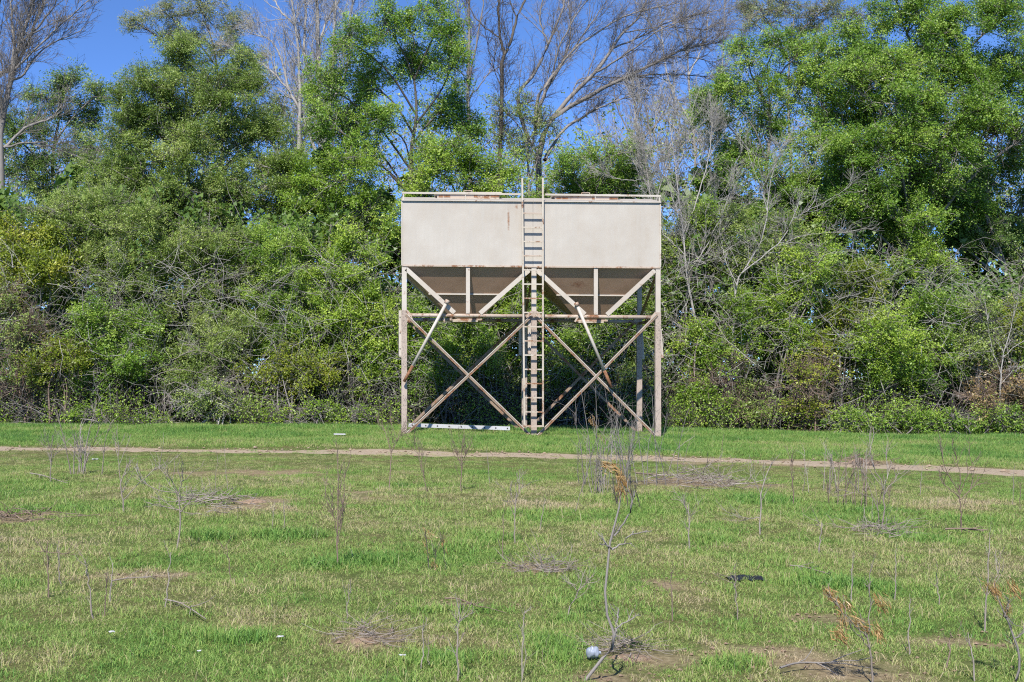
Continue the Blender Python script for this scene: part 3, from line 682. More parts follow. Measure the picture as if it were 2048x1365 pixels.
def bare_tree(name, label, cat, Y, lines, bark, seed, group=None, side=7, twigs=9, length=1.4, spread=.55, up=.10, tw_r=.006, fine=True, jit=.35, fuzz=None, fuzz_mat=None, thin=.8):
    """leafless tree: each line is (points in sight px, start radius m, end radius m); side branches and twigs grow from them"""
    rng = np.random.default_rng(5000 + seed)
    x0, y0 = lines[0][0][0]; bx = (x0 - CX) * Y / FPX
    t = thing(name, label, cat, (bx, Y, float(gz(bx))), group)
    W = Wood(); TW = Wood(); M = []; MR = []
    for li, (pts, ra, rb) in enumerate(lines):
        yo = 0 if li == 0 else rng.normal(0, jit)
        n = len(pts); L = [P(x, y, Y + yo * (q / (n - 1))) for q, (x, y) in enumerate(pts)]
        if li == 0: L = [np.array([L[0][0], Y, float(gz(L[0][0])) - .08])] + ([L[0]] if L[0][2] > gz(L[0][0]) + .25 else []) + L[1:]
        L = smooth_line(L, 16); L[1:-1] += rng.normal(0, .012, (15, 3)); rr = np.linspace(ra, rb, 17) * thin
        W.add(L[None], rr[None], 7, rng.uniform(.35, .7)); M.append(L); MR.append(rr)
    M = np.array(M)
    lens = np.linalg.norm(M[:, -1] - M[:, 0], axis=1)
    # side branches
    S, SD, SL = [], [], []
    for k in range(len(M)):
        m = max(3, int(side * lens[k] / 2.5)); lo = .45 if k == 0 else .15
        p, tg, tt, _ = along(M[k][None], m, lo, 1.0, rng)
        S.append(p); SD.append(side_dirs(tg, rng.uniform(spread * .5, spread * 1.5, m), rng)); SL.append(length * (1.15 - .55 * tt) * rng.uniform(.5, 1.3, m))
        S.append(M[k][-1:]); SD.append(unit(M[k][-1:] - M[k][-2:-1])); SL.append(np.array([length * .9]))
    S = np.concatenate(S); SD = np.concatenate(SD); SL = np.concatenate(SL)
    B1 = grow(S, SD, SL, 7, .13, up, rng); W.add(B1, np.linspace(.015, .005, 8)[None] * thin * (SL / length)[:, None].clip(.5, 1.4), 4, rng.uniform(.2, .8, len(B1)))
    p, tg, tt, ix = along(B1, twigs, .15, 1.0, rng); l2 = length * .42 * rng.uniform(.4, 1.25, len(p))
    B2 = grow(p, side_dirs(tg, rng.uniform(.35, .95, len(p)), rng), l2, 3, .16, up, rng); TW.add(B2, np.linspace(tw_r, tw_r * .55, 4)[None].repeat(len(B2), 0), 3, rng.uniform(0, 1, len(B2)))
    if fine:
        p, tg, tt, ix = along(B2, 3, .2, 1.0, rng); l3 = rng.uniform(.1, .34, len(p))
        B3 = grow(p, side_dirs(tg, rng.uniform(.35, 1.0, len(p)), rng), l3, 1, .2, up, rng); TW.add(B3, np.linspace(tw_r * .7, tw_r * .45, 2)[None].repeat(len(B3), 0), 3, rng.uniform(0, 1, len(B3)))
    W.build('trunk', bark, t); TW.build('twigs', bark, t)['kind'] = 'stuff'
    if fuzz:
        n = fuzz; f = rng.integers(0, len(B2), n); c = B2[f, rng.integers(1, 4, n)] + rng.normal(0, .05, (n, 3))
        leaf_mesh('crown', c, .06 * rng.uniform(.5, 1.3, n), fuzz_mat, t, rng.uniform(.2, .9, n), rng)
    return t

# ------------------------------------------------------------------ trees
g_b, g_l, g_s, g_c = 'bare trees behind the thicket', 'leafy trees of the tree line', 'shrubs of the thicket', 'shrubs behind the hopper'
leafy('leafy_tree', 'tall dense olive-green tree, its rounded top left of the bare grey trunks', 'tree', 400, 36.0,
      [(370, 125, 62, 55), (300, 185, 72, 65), (430, 200, 85, 75), (482, 160, 46, 50), (265, 285, 72, 75), (375, 300, 110, 85), (500, 285, 75, 75), (565, 350, 55, 60), (320, 395, 110, 75), (450, 395, 110, 65), (225, 380, 70, 65), (560, 430, 75, 55), (330, 250, 70, 60), (250, 215, 40, 40)],
      L_OLIVE, B_GREY, 2.0, .06, .12, 1, g_l, depth=1.5, bare=.18, twig=1.2, trunk_line=[(395, 560), (385, 430), (375, 320), (372, 150)])
leafy('leafy_tree', 'thin dark green tree behind the bare tree at the left edge', 'tree', 120, 44.0,
      [(140, 170, 46, 32), (95, 205, 55, 36), (160, 235, 52, 44), (60, 262, 56, 52), (170, 320, 72, 55), (60, 350, 75, 55), (10, 260, 35, 40), (195, 190, 28, 30), (120, 400, 80, 45)],
      L_DARK, B_GREY, 1.0, .085, .10, 2, g_l, depth=1.6, bare=.25, trunk_line=[(112, 480), (105, 330), (118, 240), (135, 160)])
leafy('leafy_tree', 'tall sparse tree of pale new leaves topping the dense olive tree', 'tree', 440, 46.5,
      [(270, 45, 38, 20), (335, 30, 52, 34), (410, 25, 55, 40), (470, 55, 45, 42), (335, 75, 38, 26), (530, 175, 36, 34), (450, 100, 45, 36), (385, 80, 40, 30), (505, 120, 36, 36), (560, 230, 34, 40)],
      L_PALE, B_DARK, 1.2, .065, .09, 3, g_l, depth=1.8, bare=.15, twig=1.1, trunk_line=[(445, 380), (440, 200), (430, 110), (415, 50)])
leafy('leafy_tree', 'bright green twin-topped tree rising behind the left bin of the hopper', 'tree', 815, 36.5,
      [(705, 85, 50, 46), (775, 55, 44, 52), (880, 50, 44, 55), (655, 170, 52, 55), (740, 165, 60, 55), (835, 130, 52, 55), (905, 130, 44, 55), (680, 255, 62, 52), (770, 250, 48, 40), (885, 220, 52, 45), (935, 265, 34, 34), (860, 320, 55, 38), (640, 240, 36, 44), (820, 60, 26, 34), (720, 315, 60, 36)],
      L_MID, B_DARK, 1.3, .074, .10, 4, g_l, depth=1.8, bare=.10, clump=.2, trunk_line=[(822, 420), (822, 310), (833, 220), (822, 110)])
leafy('leafy_tree', 'low light green tree just left of the hopper, below the twin-topped one', 'tree', 690, 34.6,
      [(700, 345, 78, 52), (640, 400, 62, 58), (725, 420, 72, 58), (775, 480, 44, 66), (660, 470, 66, 52), (600, 360, 40, 40)],
      L_BRIGHT, B_GREY, 1.05, .075, .09, 5, g_l, depth=1.0, bare=.2)
leafy('leafy_tree', 'bright green tree crown showing just over the left hatch of the hopper', 'tree', 905, 35.4,
      [(870, 335, 60, 44), (935, 355, 60, 34), (1005, 350, 52, 44), (910, 300, 46, 32), (965, 400, 50, 40), (850, 400, 60, 50), (1000, 420, 60, 50)],
      L_BRIGHT, B_DARK, .95, .075, .09, 6, g_l, depth=1.0, bare=.25)
leafy('leafy_tree', 'loose olive tree with grey twigs behind the top of the ladder', 'tree', 1045, 39.5,
      [(1010, 225, 36, 34), (1055, 215, 42, 36), (1085, 250, 38, 32), (1020, 270, 40, 34), (1065, 300, 44, 40)],
      L_OLIVE, B_GREY, .5, .065, .08, 7, g_l, depth=1.0, bare=.3, twig=1.5)
leafy('leafy_tree', 'green tree crown showing just over the right hatch of the hopper', 'tree', 1190, 36.0,
      [(1130, 345, 46, 40), (1190, 325, 46, 42), (1245, 305, 46, 36), (1180, 385, 70, 44), (1260, 370, 60, 44), (1090, 400, 60, 44), (1240, 440, 80, 50)],
      L_MID, B_GREY, .75, .07, .08, 8, g_l, depth=1.0, bare=.3)
leafy('leafy_tree', 'airy green tree with sky showing through, right of the bare arching tree', 'tree', 1540, 37.5,
      [(1495, 110, 42, 42), (1555, 90, 42, 34), (1440, 185, 48, 42), (1520, 190, 58, 52), (1425, 255, 58, 50), (1535, 265, 60, 52), (1480, 325, 60, 44), (1600, 180, 46, 56), (1620, 300, 52, 52), (1560, 370, 60, 44), (1600, 110, 38, 38), (1400, 205, 28, 28), (1440, 375, 52, 44), (1540, 440, 66, 52)],
      L_MID, B_GREY, 1.2, .07, .09, 9, g_l, depth=2.0, bare=.10, tonebase=.55, trunk_line=[(1535, 520), (1530, 380), (1540, 260), (1535, 130)])
leafy('leafy_tree', 'pale thin tree top with grey twigs at the upper edge, right of the sky gap', 'tree', 1600, 47.0,
      [(1530, 35, 56, 34), (1640, 28, 62, 36), (1600, 75, 48, 36), (1490, 30, 34, 40), (1700, 40, 46, 40), (1570, 10, 60, 30)],
      L_PALE, B_GREY, .9, .065, .10, 10, g_l, depth=1.5, bare=.2, twig=1.5, tonebase=.35)
leafy('leafy_tree', 'largest full green tree, filling the upper right of the tree line', 'tree', 1825, 35.6,
      [(1800, 35, 82, 55), (1725, 105, 72, 62), (1895, 55, 76, 62), (2000, 40, 76, 66), (1800, 155, 92, 75), (1915, 165, 85, 75), (2020, 165, 76, 82), (1715, 225, 82, 72), (1845, 275, 92, 72), (1975, 280, 85, 62), (1735, 335, 82, 62), (1860, 370, 70, 50), (1680, 410, 72, 52), (1780, 430, 62, 50), (1690, 160, 50, 50), (2100, 100, 80, 90), (2090, 250, 70, 80), (1850, 100, 70, 60), (1790, 300, 80, 60, -1.3), (1900, 320, 70, 50, -1.3), (1820, 220, 80, 60, -1.4), (1950, 230, 80, 60, -1.4), (1690, 300, 60, 60, -1.0), (1740, 400, 70, 50, -1.2), (1840, 440, 50, 40, -1.2), (1645, 120, 44, 54, .6), (1655, 225, 46, 56, .6), (1930, 420, 60, 46, .8), (1720, 470, 60, 40, .4)],
      L_MID, B_GREY, 1.2, .072, .13, 11, g_l, depth=2.0, bare=.15, clump=.2, trunk_line=[(1828, 620), (1822, 480), (1820, 330), (1830, 160)])
leafy('leafy_tree', 'darker green tree at the right edge under the largest full tree', 'tree', 2030, 37.0,
      [(2015, 330, 60, 50), (1905, 480, 52, 42), (1985, 470, 46, 36), (2045, 420, 50, 60), (1895, 400, 52, 42), (1960, 380, 60, 40), (2060, 540, 50, 60), (1900, 560, 40, 40)],
      L_DARK, B_GREY, .9, .075, .15, 12, g_l, depth=1.2, bare=.2, tonebase=.6)
leafy('leafy_tree', 'small yellow-green tree in front of the largest full tree, below its trunk', 'tree', 1830, 34.4,
      [(1830, 510, 62, 44), (1870, 540, 44, 36), (1790, 545, 44, 36)], L_BRIGHT, B_GREY, .95, .07, .07, 13, g_l, depth=.6, bare=.2)

# bare trees
bare_tree('bare_tree', 'leafless grey tree with upswept limbs at the left edge', 'tree', 38.0,
    [([(2, 700), (2, 420), (0, 300), (5, 240), (20, 164), (41, 85), (58, 34), (75, -20)], .15, .03), ([(0, 300), (-5, 160), (34, 130), (68, 51), (89, 7), (96, -30)], .07, .02), ([(8, 296), (51, 256), (99, 239), (122, 213)], .05, .015),
     ([(22, 160), (44, 152), (85, 99), (161, 62)], .045, .012), ([(30, 140), (51, 118), (113, 58), (178, 0)], .045, .012), ([(5, 240), (-15, 130), (-5, 30), (10, -30)], .07, .03), ([(20, 164), (28, 90), (22, 20), (30, -30)], .05, .02), ([(10, 294), (70, 285), (120, 300), (190, 330)], .035, .01), ([(41, 85), (70, 60), (110, 10), (120, -30)], .04, .015)],
    B_GREY, 1, g_b, 12, 10, 1.4, .42, .10, thin=1.0)
bare_tree('bare_tree', 'pale leafless tree with straight upright trunks left of the twin-topped tree', 'tree', 43.0,
    [([(640, 640), (645, 400), (643, 308), (639, 205), (636, 68), (632, -30)], .15, .05), ([(643, 300), (660, 200), (668, 80), (672, -30)], .09, .03), ([(598, 300), (600, 200), (598, 137), (591, 51), (578, -20)], .07, .025), ([(630, 300), (601, 222), (578, 181), (561, 113), (537, 79), (510, 70)], .06, .012),
     ([(636, 100), (655, 40), (690, -20)], .05, .02), ([(639, 205), (610, 120), (612, 20), (605, -30)], .06, .02), ([(578, 181), (540, 140), (505, 120), (480, 110)], .035, .01), ([(620, 270), (690, 150), (700, 40), (712, -20)], .05, .02), ([(591, 51), (560, 20), (540, -20)], .04, .015)],
    B_PALE, 2, g_b, 11, 9, 1.6, .45, .08, thin=1.0)
bare_tree('bare_tree', 'slim straight grey trunk rising beside the right side of the twin-topped tree', 'tree', 42.0,
    [([(940, 640), (941, 420), (939, 297), (936, 171), (939, 51), (936, -30)], .11, .05), ([(937, 171), (950, 100), (965, 20), (968, -30)], .045, .02), ([(938, 110), (920, 40), (910, -20)], .035, .015), ([(937, 200), (975, 150), (985, 120)], .03, .01)],
    B_GREY, 3, g_b, 7, 7, 1.2, .5, .08)
bare_tree('bare_tree', 'dark leafless tree forking in a V above the left of the ladder', 'tree', 39.0,
    [([(1002, 640), (1003, 420), (1001, 321), (1004, 205), (1004, 137), (1009, 109)], .10, .065), ([(1009, 109), (1001, 79), (997, 27), (1004, -30)], .06, .035), ([(1009, 109), (1021, 85), (1033, 34), (1055, -10), (1060, -40)], .06, .035), ([(1000, 76), (963, 51), (939, 14), (925, -30)], .03, .012), ([(1033, 34), (1020, 0), (1022, -40)], .03, .012), ([(1004, 180), (985, 130), (975, 90)], .02, .008)],
    B_DARK, 4, g_b, 6, 8, 1.1, .55, .06)
bare_tree('bare_tree', 'large leafless tree fanning arched limbs to the right above the hopper', 'tree', 41.0,
    [([(1085, 660), (1080, 420), (1079, 300), (1110, 232), (1175, 195), (1233, 164), (1302, 130), (1366, 99), (1420, 88)], .15, .022),
     ([(1103, 239), (1144, 191), (1189, 147), (1223, 99), (1247, 65), (1281, 31), (1301, -20)], .09, .022), ([(1076, 255), (1082, 205), (1103, 164), (1131, 109), (1141, 68), (1137, -20)], .08, .022), ([(1060, 290), (1035, 195), (1069, 147), (1096, 89), (1124, 20), (1135, -25)], .08, .022),
     ([(1070, 270), (1075, 198), (1110, 147), (1141, 106), (1192, 68), (1254, 31), (1349, 8)], .07, .016), ([(1090, 320), (1093, 312), (1127, 260), (1165, 235), (1192, 219)], .075, .035), ([(1192, 219), (1240, 200), (1300, 190), (1370, 205)], .03, .01),
     ([(1233, 164), (1290, 150), (1350, 150), (1420, 155), (1450, 170)], .035, .01), ([(1189, 147), (1250, 110), (1320, 60), (1390, 30)], .04, .012), ([(1144, 191), (1160, 160), (1225, 155), (1270, 175)], .028, .008), ([(1302, 130), (1340, 115), (1400, 118), (1455, 135)], .025, .008), ([(1223, 99), (1280, 75), (1350, 40), (1440, 20)], .035, .01), ([(1103, 164), (1120, 90), (1160, 20), (1190, -20)], .04, .014), ([(1141, 106), (1180, 50), (1215, 0)], .035, .014), ([(1247, 65), (1330, 55), (1420, 60)], .025, .008), ([(1366, 99), (1410, 60), (1450, 40)], .02, .008), ([(1096, 89), (1080, 40), (1090, -20)], .035, .014)],
    B_GREY, 5, g_b, 12, 9, 1.3, .36, .05, jit=.9, thin=.9, tw_r=.005)
bare_tree('bare_tree', 'pinkish-brown leafless tree, fine twigs hazing the sky behind the arched limbs', 'tree', 49.0,
    [([(1290, 640), (1285, 420), (1280, 330), (1270, 230), (1265, 120)], .10, .02), ([(1280, 300), (1240, 230), (1225, 170)], .05, .012), ([(1278, 290), (1330, 220), (1350, 150)], .05, .012), ([(1282, 350), (1370, 280), (1400, 210)], .04, .012), ([(1276, 340), (1210, 280), (1190, 220)], .04, .012), ([(1275, 230), (1300, 170), (1310, 130)], .035, .01), ([(1282, 350), (1300, 280), (1290, 200)], .04, .01), ([(1262, 340), (1320, 300), (1430, 300)], .03, .01)],
    B_DEAD, 6, g_b, 10, 8, 1.2, .5, .12, tw_r=.005)
bare_tree('bare_tree', 'pale leafless slanting trunk with grey twigs close right of the hopper', 'tree', 33.2,
    [([(1400, 830), (1396, 720), (1392, 656), (1384, 605), (1373, 547), (1368, 492), (1362, 429), (1350, 330), (1338, 235)], .075, .014), ([(1364, 450), (1340, 380), (1325, 330)], .03, .008), ([(1366, 470), (1400, 380), (1420, 300), (1425, 240)], .032, .008), ([(1370, 510), (1330, 470), (1318, 440)], .024, .007), ([(1352, 340), (1375, 280), (1385, 220)], .02, .006), ([(1375, 550), (1420, 480), (1455, 400), (1470, 330)], .026, .007), ([(1358, 390), (1310, 330), (1290, 290)], .022, .006), ([(1372, 530), (1410, 510), (1470, 430)], .022, .006)],
    B_PALE, 7, g_b, 8, 9, .95, .5, .08, tw_r=.0045, thin=.62)
bare_tree('bare_tree', 'white-barked leafless forked tree spreading over the right-hand shrubs', 'tree', 32.6,
    [([(1462, 840), (1465, 700), (1470, 600), (1479, 554), (1505, 514), (1527, 466), (1534, 422), (1545, 350), (1562, 300)], .06, .012), ([(1483, 547), (1556, 488), (1586, 437), (1602, 390), (1625, 340)], .032, .008), ([(1530, 505), (1570, 505), (1615, 510), (1681, 539)], .024, .006), ([(1556, 488), (1620, 470), (1690, 465)], .02, .006), ([(1534, 422), (1520, 370), (1500, 320)], .02, .006), ([(1586, 437), (1640, 410), (1690, 380)], .018, .006), ([(1475, 570), (1450, 520), (1440, 470)], .02, .006)],
    B_PALE, 8, g_b, 6, 8, .8, .5, .05, tw_r=.004, thin=.6)
bare_tree('bare_tree', 'small pale leafless sapling against the shrubs at the right edge', 'tree', 31.6,
    [([(2000, 855), (2000, 800), (2001, 766), (2007, 711), (2018, 670), (2029, 625)], .03, .008), ([(2003, 750), (1985, 700), (1975, 640)], .014, .005), ([(2006, 715), (2035, 690), (2060, 680)], .014, .005), ([(2001, 770), (2030, 740), (2060, 725)], .012, .005)],
    B_PALE, 9, g_b, 5, 5, .5, .5, .1, tw_r=.004, fine=False)
bare_tree('fallen_branch', 'grey dead limb drooping forked twigs beside the slanting pale trunk', 'branch', 31.9,
    [([(1392, 700), (1420, 640), (1438, 655), (1462, 690), (1500, 720)], .03, .012), ([(1420, 640), (1400, 665), (1375, 700)], .018, .006), ([(1438, 652), (1490, 650), (1530, 655)], .016, .006), ([(1462, 690), (1490, 745), (1520, 800)], .015, .006), ([(1420, 642), (1380, 660), (1350, 665)], .016, .005)],
    B_DEAD, 10, None, 6, 6, .6, .6, -.03, tw_r=.0035, fine=False, thin=.45)
bare_tree('fallen_branch', 'grey dead branches sprawling low in the thicket left of the hopper', 'branch', 31.4,
    [([(330, 790), (345, 765), (380, 775), (420, 800), (470, 830)], .03, .01), ([(345, 720), (390, 700), (430, 715), (480, 760)], .022, .006), ([(300, 760), (340, 740), (400, 745), (450, 760)], .02, .006), ([(360, 770), (330, 800), (320, 850)], .018, .006), ([(400, 785), (440, 770), (500, 785)], .016, .005)],
    B_DEAD, 11, None, 8, 8, .5, .7, .0, tw_r=.0035, fine=False, thin=.38)

bare_tree('bare_tree', 'grey leafless tree hazing the gap between the dense olive and twin-topped trees', 'tree', 48.0,
    [([(600, 640), (602, 430), (604, 330), (600, 240), (590, 150)], .09, .02), ([(603, 330), (575, 270), (560, 210)], .04, .01), ([(603, 320), (640, 260), (655, 190)], .04, .01), ([(602, 280), (625, 220), (620, 160)], .035, .01), ([(602, 340), (545, 290), (515, 240)], .035, .01), ([(604, 360), (670, 310), (700, 260)], .035, .01)],
    B_PALE, 12, g_b, 11, 8, 1.2, .5, .1, tw_r=.007, thin=.9)
bare_tree('bare_tree', 'pale thin-stemmed leafless tree leaning over the right hatch of the hopper', 'tree', 35.0,
    [([(1310, 760), (1312, 560), (1308, 450), (1296, 360), (1280, 280), (1270, 200)], .06, .012), ([(1306, 430), (1330, 340), (1345, 260), (1350, 200)], .03, .008), ([(1300, 380), (1262, 320), (1230, 290)], .024, .007), ([(1310, 470), (1360, 400), (1400, 330), (1420, 270)], .028, .007), ([(1290, 330), (1310, 260), (1312, 210)], .022, .006), ([(1310, 480), (1400, 440), (1450, 380)], .022, .006), ([(1296, 360), (1245, 360), (1200, 345)], .02, .006)],
    B_PALE, 13, g_b, 9, 9, .95, .45, .1, tw_r=.005, thin=.7)
bare_tree('bare_tree', 'pale grey leafless tree fanning fine branches at the upper edge right of centre', 'tree', 47.0,
    [([(1390, 640), (1392, 420), (1390, 300), (1380, 200), (1375, 100), (1370, -20)], .09, .02), ([(1390, 300), (1430, 210), (1445, 120), (1450, -10)], .05, .012), ([(1385, 250), (1340, 170), (1325, 80), (1320, -20)], .05, .012), ([(1390, 320), (1440, 260), (1480, 190)], .035, .01), ([(1378, 150), (1410, 80), (1420, 0)], .04, .01), ([(1388, 290), (1330, 240), (1280, 200)], .035, .01), ([(1325, 90), (1290, 30), (1280, -20)], .03, .01), ([(1375, 110), (1350, 50), (1352, -20)], .03, .01)],
    B_PALE, 14, g_b, 9, 6, 1.3, .42, .1, tw_r=.005, thin=.85)
# ------------------------------------------------------------------ shrubs
def shrub(label, x, Y, blobs, mat, bark, seed, dens=1.0, group=g_s, **kw):
    kw.setdefault('leaf', .07); kw.setdefault('depth', .7); kw.setdefault('bare', .25); kw.setdefault('stems', 4); kw.setdefault('base_spread', .3)
    return leafy('shrub', label, 'shrub', x, Y, blobs, mat, bark, dens, trunk=.035, seed=100 + seed, group=group, quad=False, **kw)
shrub('bright yellow-green bush high at the left edge', 60, 33.0, [(45, 500, 72, 62), (95, 545, 56, 46), (20, 570, 50, 46), (110, 480, 30, 36)], L_YELLOW, B_GREY, 1, 1.0, clump=.15, leaf=.085, tonebase=.55)
shrub('tall olive shrub, fine grey twigs, right of the yellow-green bush', 210, 33.6, [(195, 435, 82, 62), (275, 465, 74, 64), (165, 530, 82, 72), (260, 560, 84, 74), (335, 520, 74, 62), (120, 440, 60, 50)], L_OLIVE, B_GREY, 2, 1.5, leaf=.055, twig=1.5, tonebase=.6)
shrub('olive shrub under the dense olive tree, mid-height in the thicket', 430, 33.8, [(420, 485, 76, 56), (465, 565, 76, 64), (385, 625, 76, 62), (500, 500, 50, 50)], L_OLIVE, B_GREY, 3, 1.4, leaf=.055, twig=1.4)
shrub('vivid green tall shrub midway between the dense olive tree and the hopper', 575, 33.2, [(560, 520, 72, 70), (605, 600, 72, 72), (560, 680, 74, 58), (520, 590, 50, 60)], L_MID, B_GREY, 4, 1.3, leaf=.062, tonebase=.7)
shrub('light green bushy shrub close against the left legs of the hopper', 715, 32.8, [(705, 530, 72, 72), (745, 605, 58, 70), (685, 660, 80, 62), (765, 685, 44, 56), (650, 560, 50, 60), (730, 740, 60, 40)], L_BRIGHT, B_GREY, 5, 1.05, tonebase=.58)
shrub('brown bramble tangle nearly without leaves at the left edge', 60, 32.2, [(60, 690, 84, 66), (25, 620, 60, 50), (40, 770, 70, 50)], L_OLIVE, B_BROWN, 6, .28, twig=2.6, bare=.4, tonebase=.4)
shrub('low yellowish bush growing through the brown bramble', 115, 31.8, [(115, 705, 52, 34), (160, 730, 30, 30), (80, 735, 40, 26)], L_YELLOW, B_BROWN, 7, .75, tonebase=.35)
shrub('green shrub in the lower left thicket, above a dark hollow', 225, 32.3, [(205, 655, 74, 62), (185, 745, 62, 42), (260, 735, 62, 50), (290, 660, 50, 50)], L_MID, B_GREY, 8, .95)
shrub('dull green shrub behind the sprawling dead branches', 380, 32.6, [(345, 715, 62, 52), (425, 700, 64, 56), (390, 770, 60, 40), (470, 660, 50, 50)], L_OLIVE, B_GREY, 9, 1.3, leaf=.055, twig=1.4, tonebase=.5)
shrub('low grey-green twiggy shrub at the foot of the dead branches', 435, 31.3, [(430, 800, 56, 36), (470, 825, 36, 26), (380, 815, 36, 30)], L_OLIVE, B_PALE, 10, .45, twig=2.2, tonebase=.6)
shrub('low fresh green shrub left of the light green bushy one', 570, 32.0, [(520, 765, 62, 36), (595, 760, 50, 42), (640, 740, 50, 40), (560, 720, 46, 36)], L_YELLOW, B_GREY, 11, .7, tonebase=.3)
shrub('green shrub behind the left cross-braced bay of the hopper', 900, 32.6, [(880, 690, 62, 52), (960, 715, 70, 54), (850, 755, 46, 44), (830, 640, 40, 60), (905, 770, 56, 40), (930, 660, 50, 40)], L_MID, B_GREY, 12, .9, g_c)
shrub('bright green shrub seen between the two hopper cones', 1010, 32.8, [(1000, 585, 52, 46), (1045, 620, 40, 40), (960, 610, 50, 40), (1090, 590, 46, 46), (1120, 625, 40, 36)], L_BRIGHT, B_GREY, 13, 1.05, g_c)
shrub('green shrub behind the right cross-braced bay, under the lever pipe', 1165, 32.9, [(1140, 690, 56, 46), (1205, 675, 56, 44), (1110, 740, 46, 40), (1250, 640, 46, 46), (1180, 640, 50, 40)], L_MID, B_GREY, 14, .85, g_c)
shrub('green shrub filling the gap behind the right end of the hopper', 1280, 33.4, [(1260, 590, 46, 56), (1300, 660, 40, 50), (1280, 500, 50, 50), (1240, 540, 50, 40)], L_OLIVE, B_GREY, 15, .85, g_c, twig=1.5, tonebase=.6)
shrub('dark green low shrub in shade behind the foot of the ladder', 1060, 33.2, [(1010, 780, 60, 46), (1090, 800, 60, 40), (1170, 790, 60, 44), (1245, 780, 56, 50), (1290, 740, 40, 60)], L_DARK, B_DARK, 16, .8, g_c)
shrub('yellowish green shrub beside the right end wall of the bins', 1345, 33.8, [(1350, 480, 44, 62), (1340, 570, 36, 56), (1390, 450, 44, 50)], L_BRIGHT, B_GREY, 17, .75, twig=1.4)
shrub('loose green shrub behind the slanting pale trunk', 1450, 34.0, [(1450, 460, 62, 52), (1430, 545, 56, 56), (1500, 530, 56, 50), (1560, 470, 60, 44)], L_OLIVE, B_GREY, 18, .8, twig=1.5, tonebase=.65)
shrub('bright green leafy mound below the white-barked forked tree', 1540, 32.7, [(1505, 625, 72, 52), (1590, 570, 72, 62), (1560, 680, 72, 54), (1640, 520, 66, 50), (1480, 690, 44, 40)], L_BRIGHT, B_GREY, 19, .95, tonebase=.45)
shrub('yellow-green shrub above the yellow-leaved bramble', 1690, 32.9, [(1705, 570, 62, 46), (1680, 640, 62, 54), (1640, 700, 50, 44), (1730, 620, 50, 40)], L_YELLOW, B_GREY, 20, .85, tonebase=.3)
shrub('bright rounded bush overhanging the dark hollow right of centre', 1780, 32.0, [(1780, 680, 60, 56), (1755, 745, 50, 34), (1810, 730, 40, 40), (1740, 690, 40, 46)], L_BRIGHT, B_DARK, 21, 1.1, bare=.15)
shrub('dark green bush right of the bright rounded bush', 1870, 32.5, [(1860, 640, 66, 66), (1885, 720, 52, 52), (1920, 650, 46, 50), (1840, 770, 40, 30)], L_MID, B_DARK, 22, .95, tonebase=.4)
shrub('grey-green shrub below the darkest hollow at the right', 1960, 32.4, [(1960, 640, 52, 44), (1940, 710, 44, 50), (1985, 700, 40, 40)], L_OLIVE, B_GREY, 23, .6, twig=1.8, tonebase=.6)
shrub('yellow-green bush at the right edge behind the pale sapling', 2040, 32.6, [(2030, 680, 42, 56), (2070, 740, 50, 50), (2050, 620, 40, 40)], L_YELLOW, B_GREY, 24, .75, tonebase=.4)
shrub('reddish-brown vine-hung tangle right of the right-hand legs', 1480, 31.9, [(1480, 770, 46, 66), (1455, 820, 36, 36), (1510, 820, 40, 36)], L_OLIVE, B_BROWN, 25, .30, twig=2.8, bare=.4)
shrub('bramble with yellow leaves and brown stems at mid-right', 1600, 31.8, [(1595, 775, 52, 46), (1640, 750, 44, 50), (1610, 830, 56, 30)], L_YELLOW, B_BROWN, 26, .32, twig=2.6, bare=.3)
shrub('green vine-covered shrub close right of the right-hand legs', 1390, 32.0, [(1390, 710, 40, 66), (1375, 800, 36, 46), (1420, 780, 36, 50), (1440, 720, 36, 50)], L_BRIGHT, B_BROWN, 27, .7, twig=1.6, tonebase=.4)
shrub('brown twiggy bramble at the right edge near the ground', 2020, 31.7, [(2005, 790, 56, 56), (2050, 810, 50, 46), (1960, 800, 40, 40)], L_STRAW, B_BROWN, 28, .25, twig=2.8, bare=.4)
for i, (x, w, lab) in enumerate(((1700, 50, 'low dense green shrub at ground level left of the dark hollow stems'), (1790, 60, 'low dense green shrub in front of the dark hollow under the bright rounded bush'), (1900, 62, 'low dense green shrub below the grey-green shrub'), (2010, 50, 'low dense green shrub at the right edge of the grass'))):
    shrub(lab, x, 31.2, [(x, 842 - (i * 7) % 13, w * .8, 16 + (i * 5) % 11), (x - w * .55, 850, w * .45, 10), (x + w * .5, 846, w * .5, 12)], L_MID, B_GREY, 30 + i, .75, 'low shrubs at the grass edge', tonebase=.6, depth=.4)
for i, (x, y, w, h, lab) in enumerate(((175, 820, 46, 26, 'small green weed clump below the green shrub of the lower left'), (640, 815, 46, 26, 'small bright weed clump between the dead branches and the hopper'), (710, 825, 40, 24, 'small bright weed clump close left of the left-hand legs'), (300, 830, 40, 18, 'small dark weed clump left of the dead branches'), (560, 828, 40, 18, 'small leafy weed clump right of the twiggy grey-green shrub'))):
    shrub(lab, x, 31.3, [(x, y + 6, w * .7, h * .8), (x + 26, y + 14, w * .5, h * .5), (x - 30, y + 16, w * .4, h * .4)], L_BRIGHT, B_GREY, 40 + i, .5, 'weed clumps at the grass edge', tonebase=.5, depth=.4)

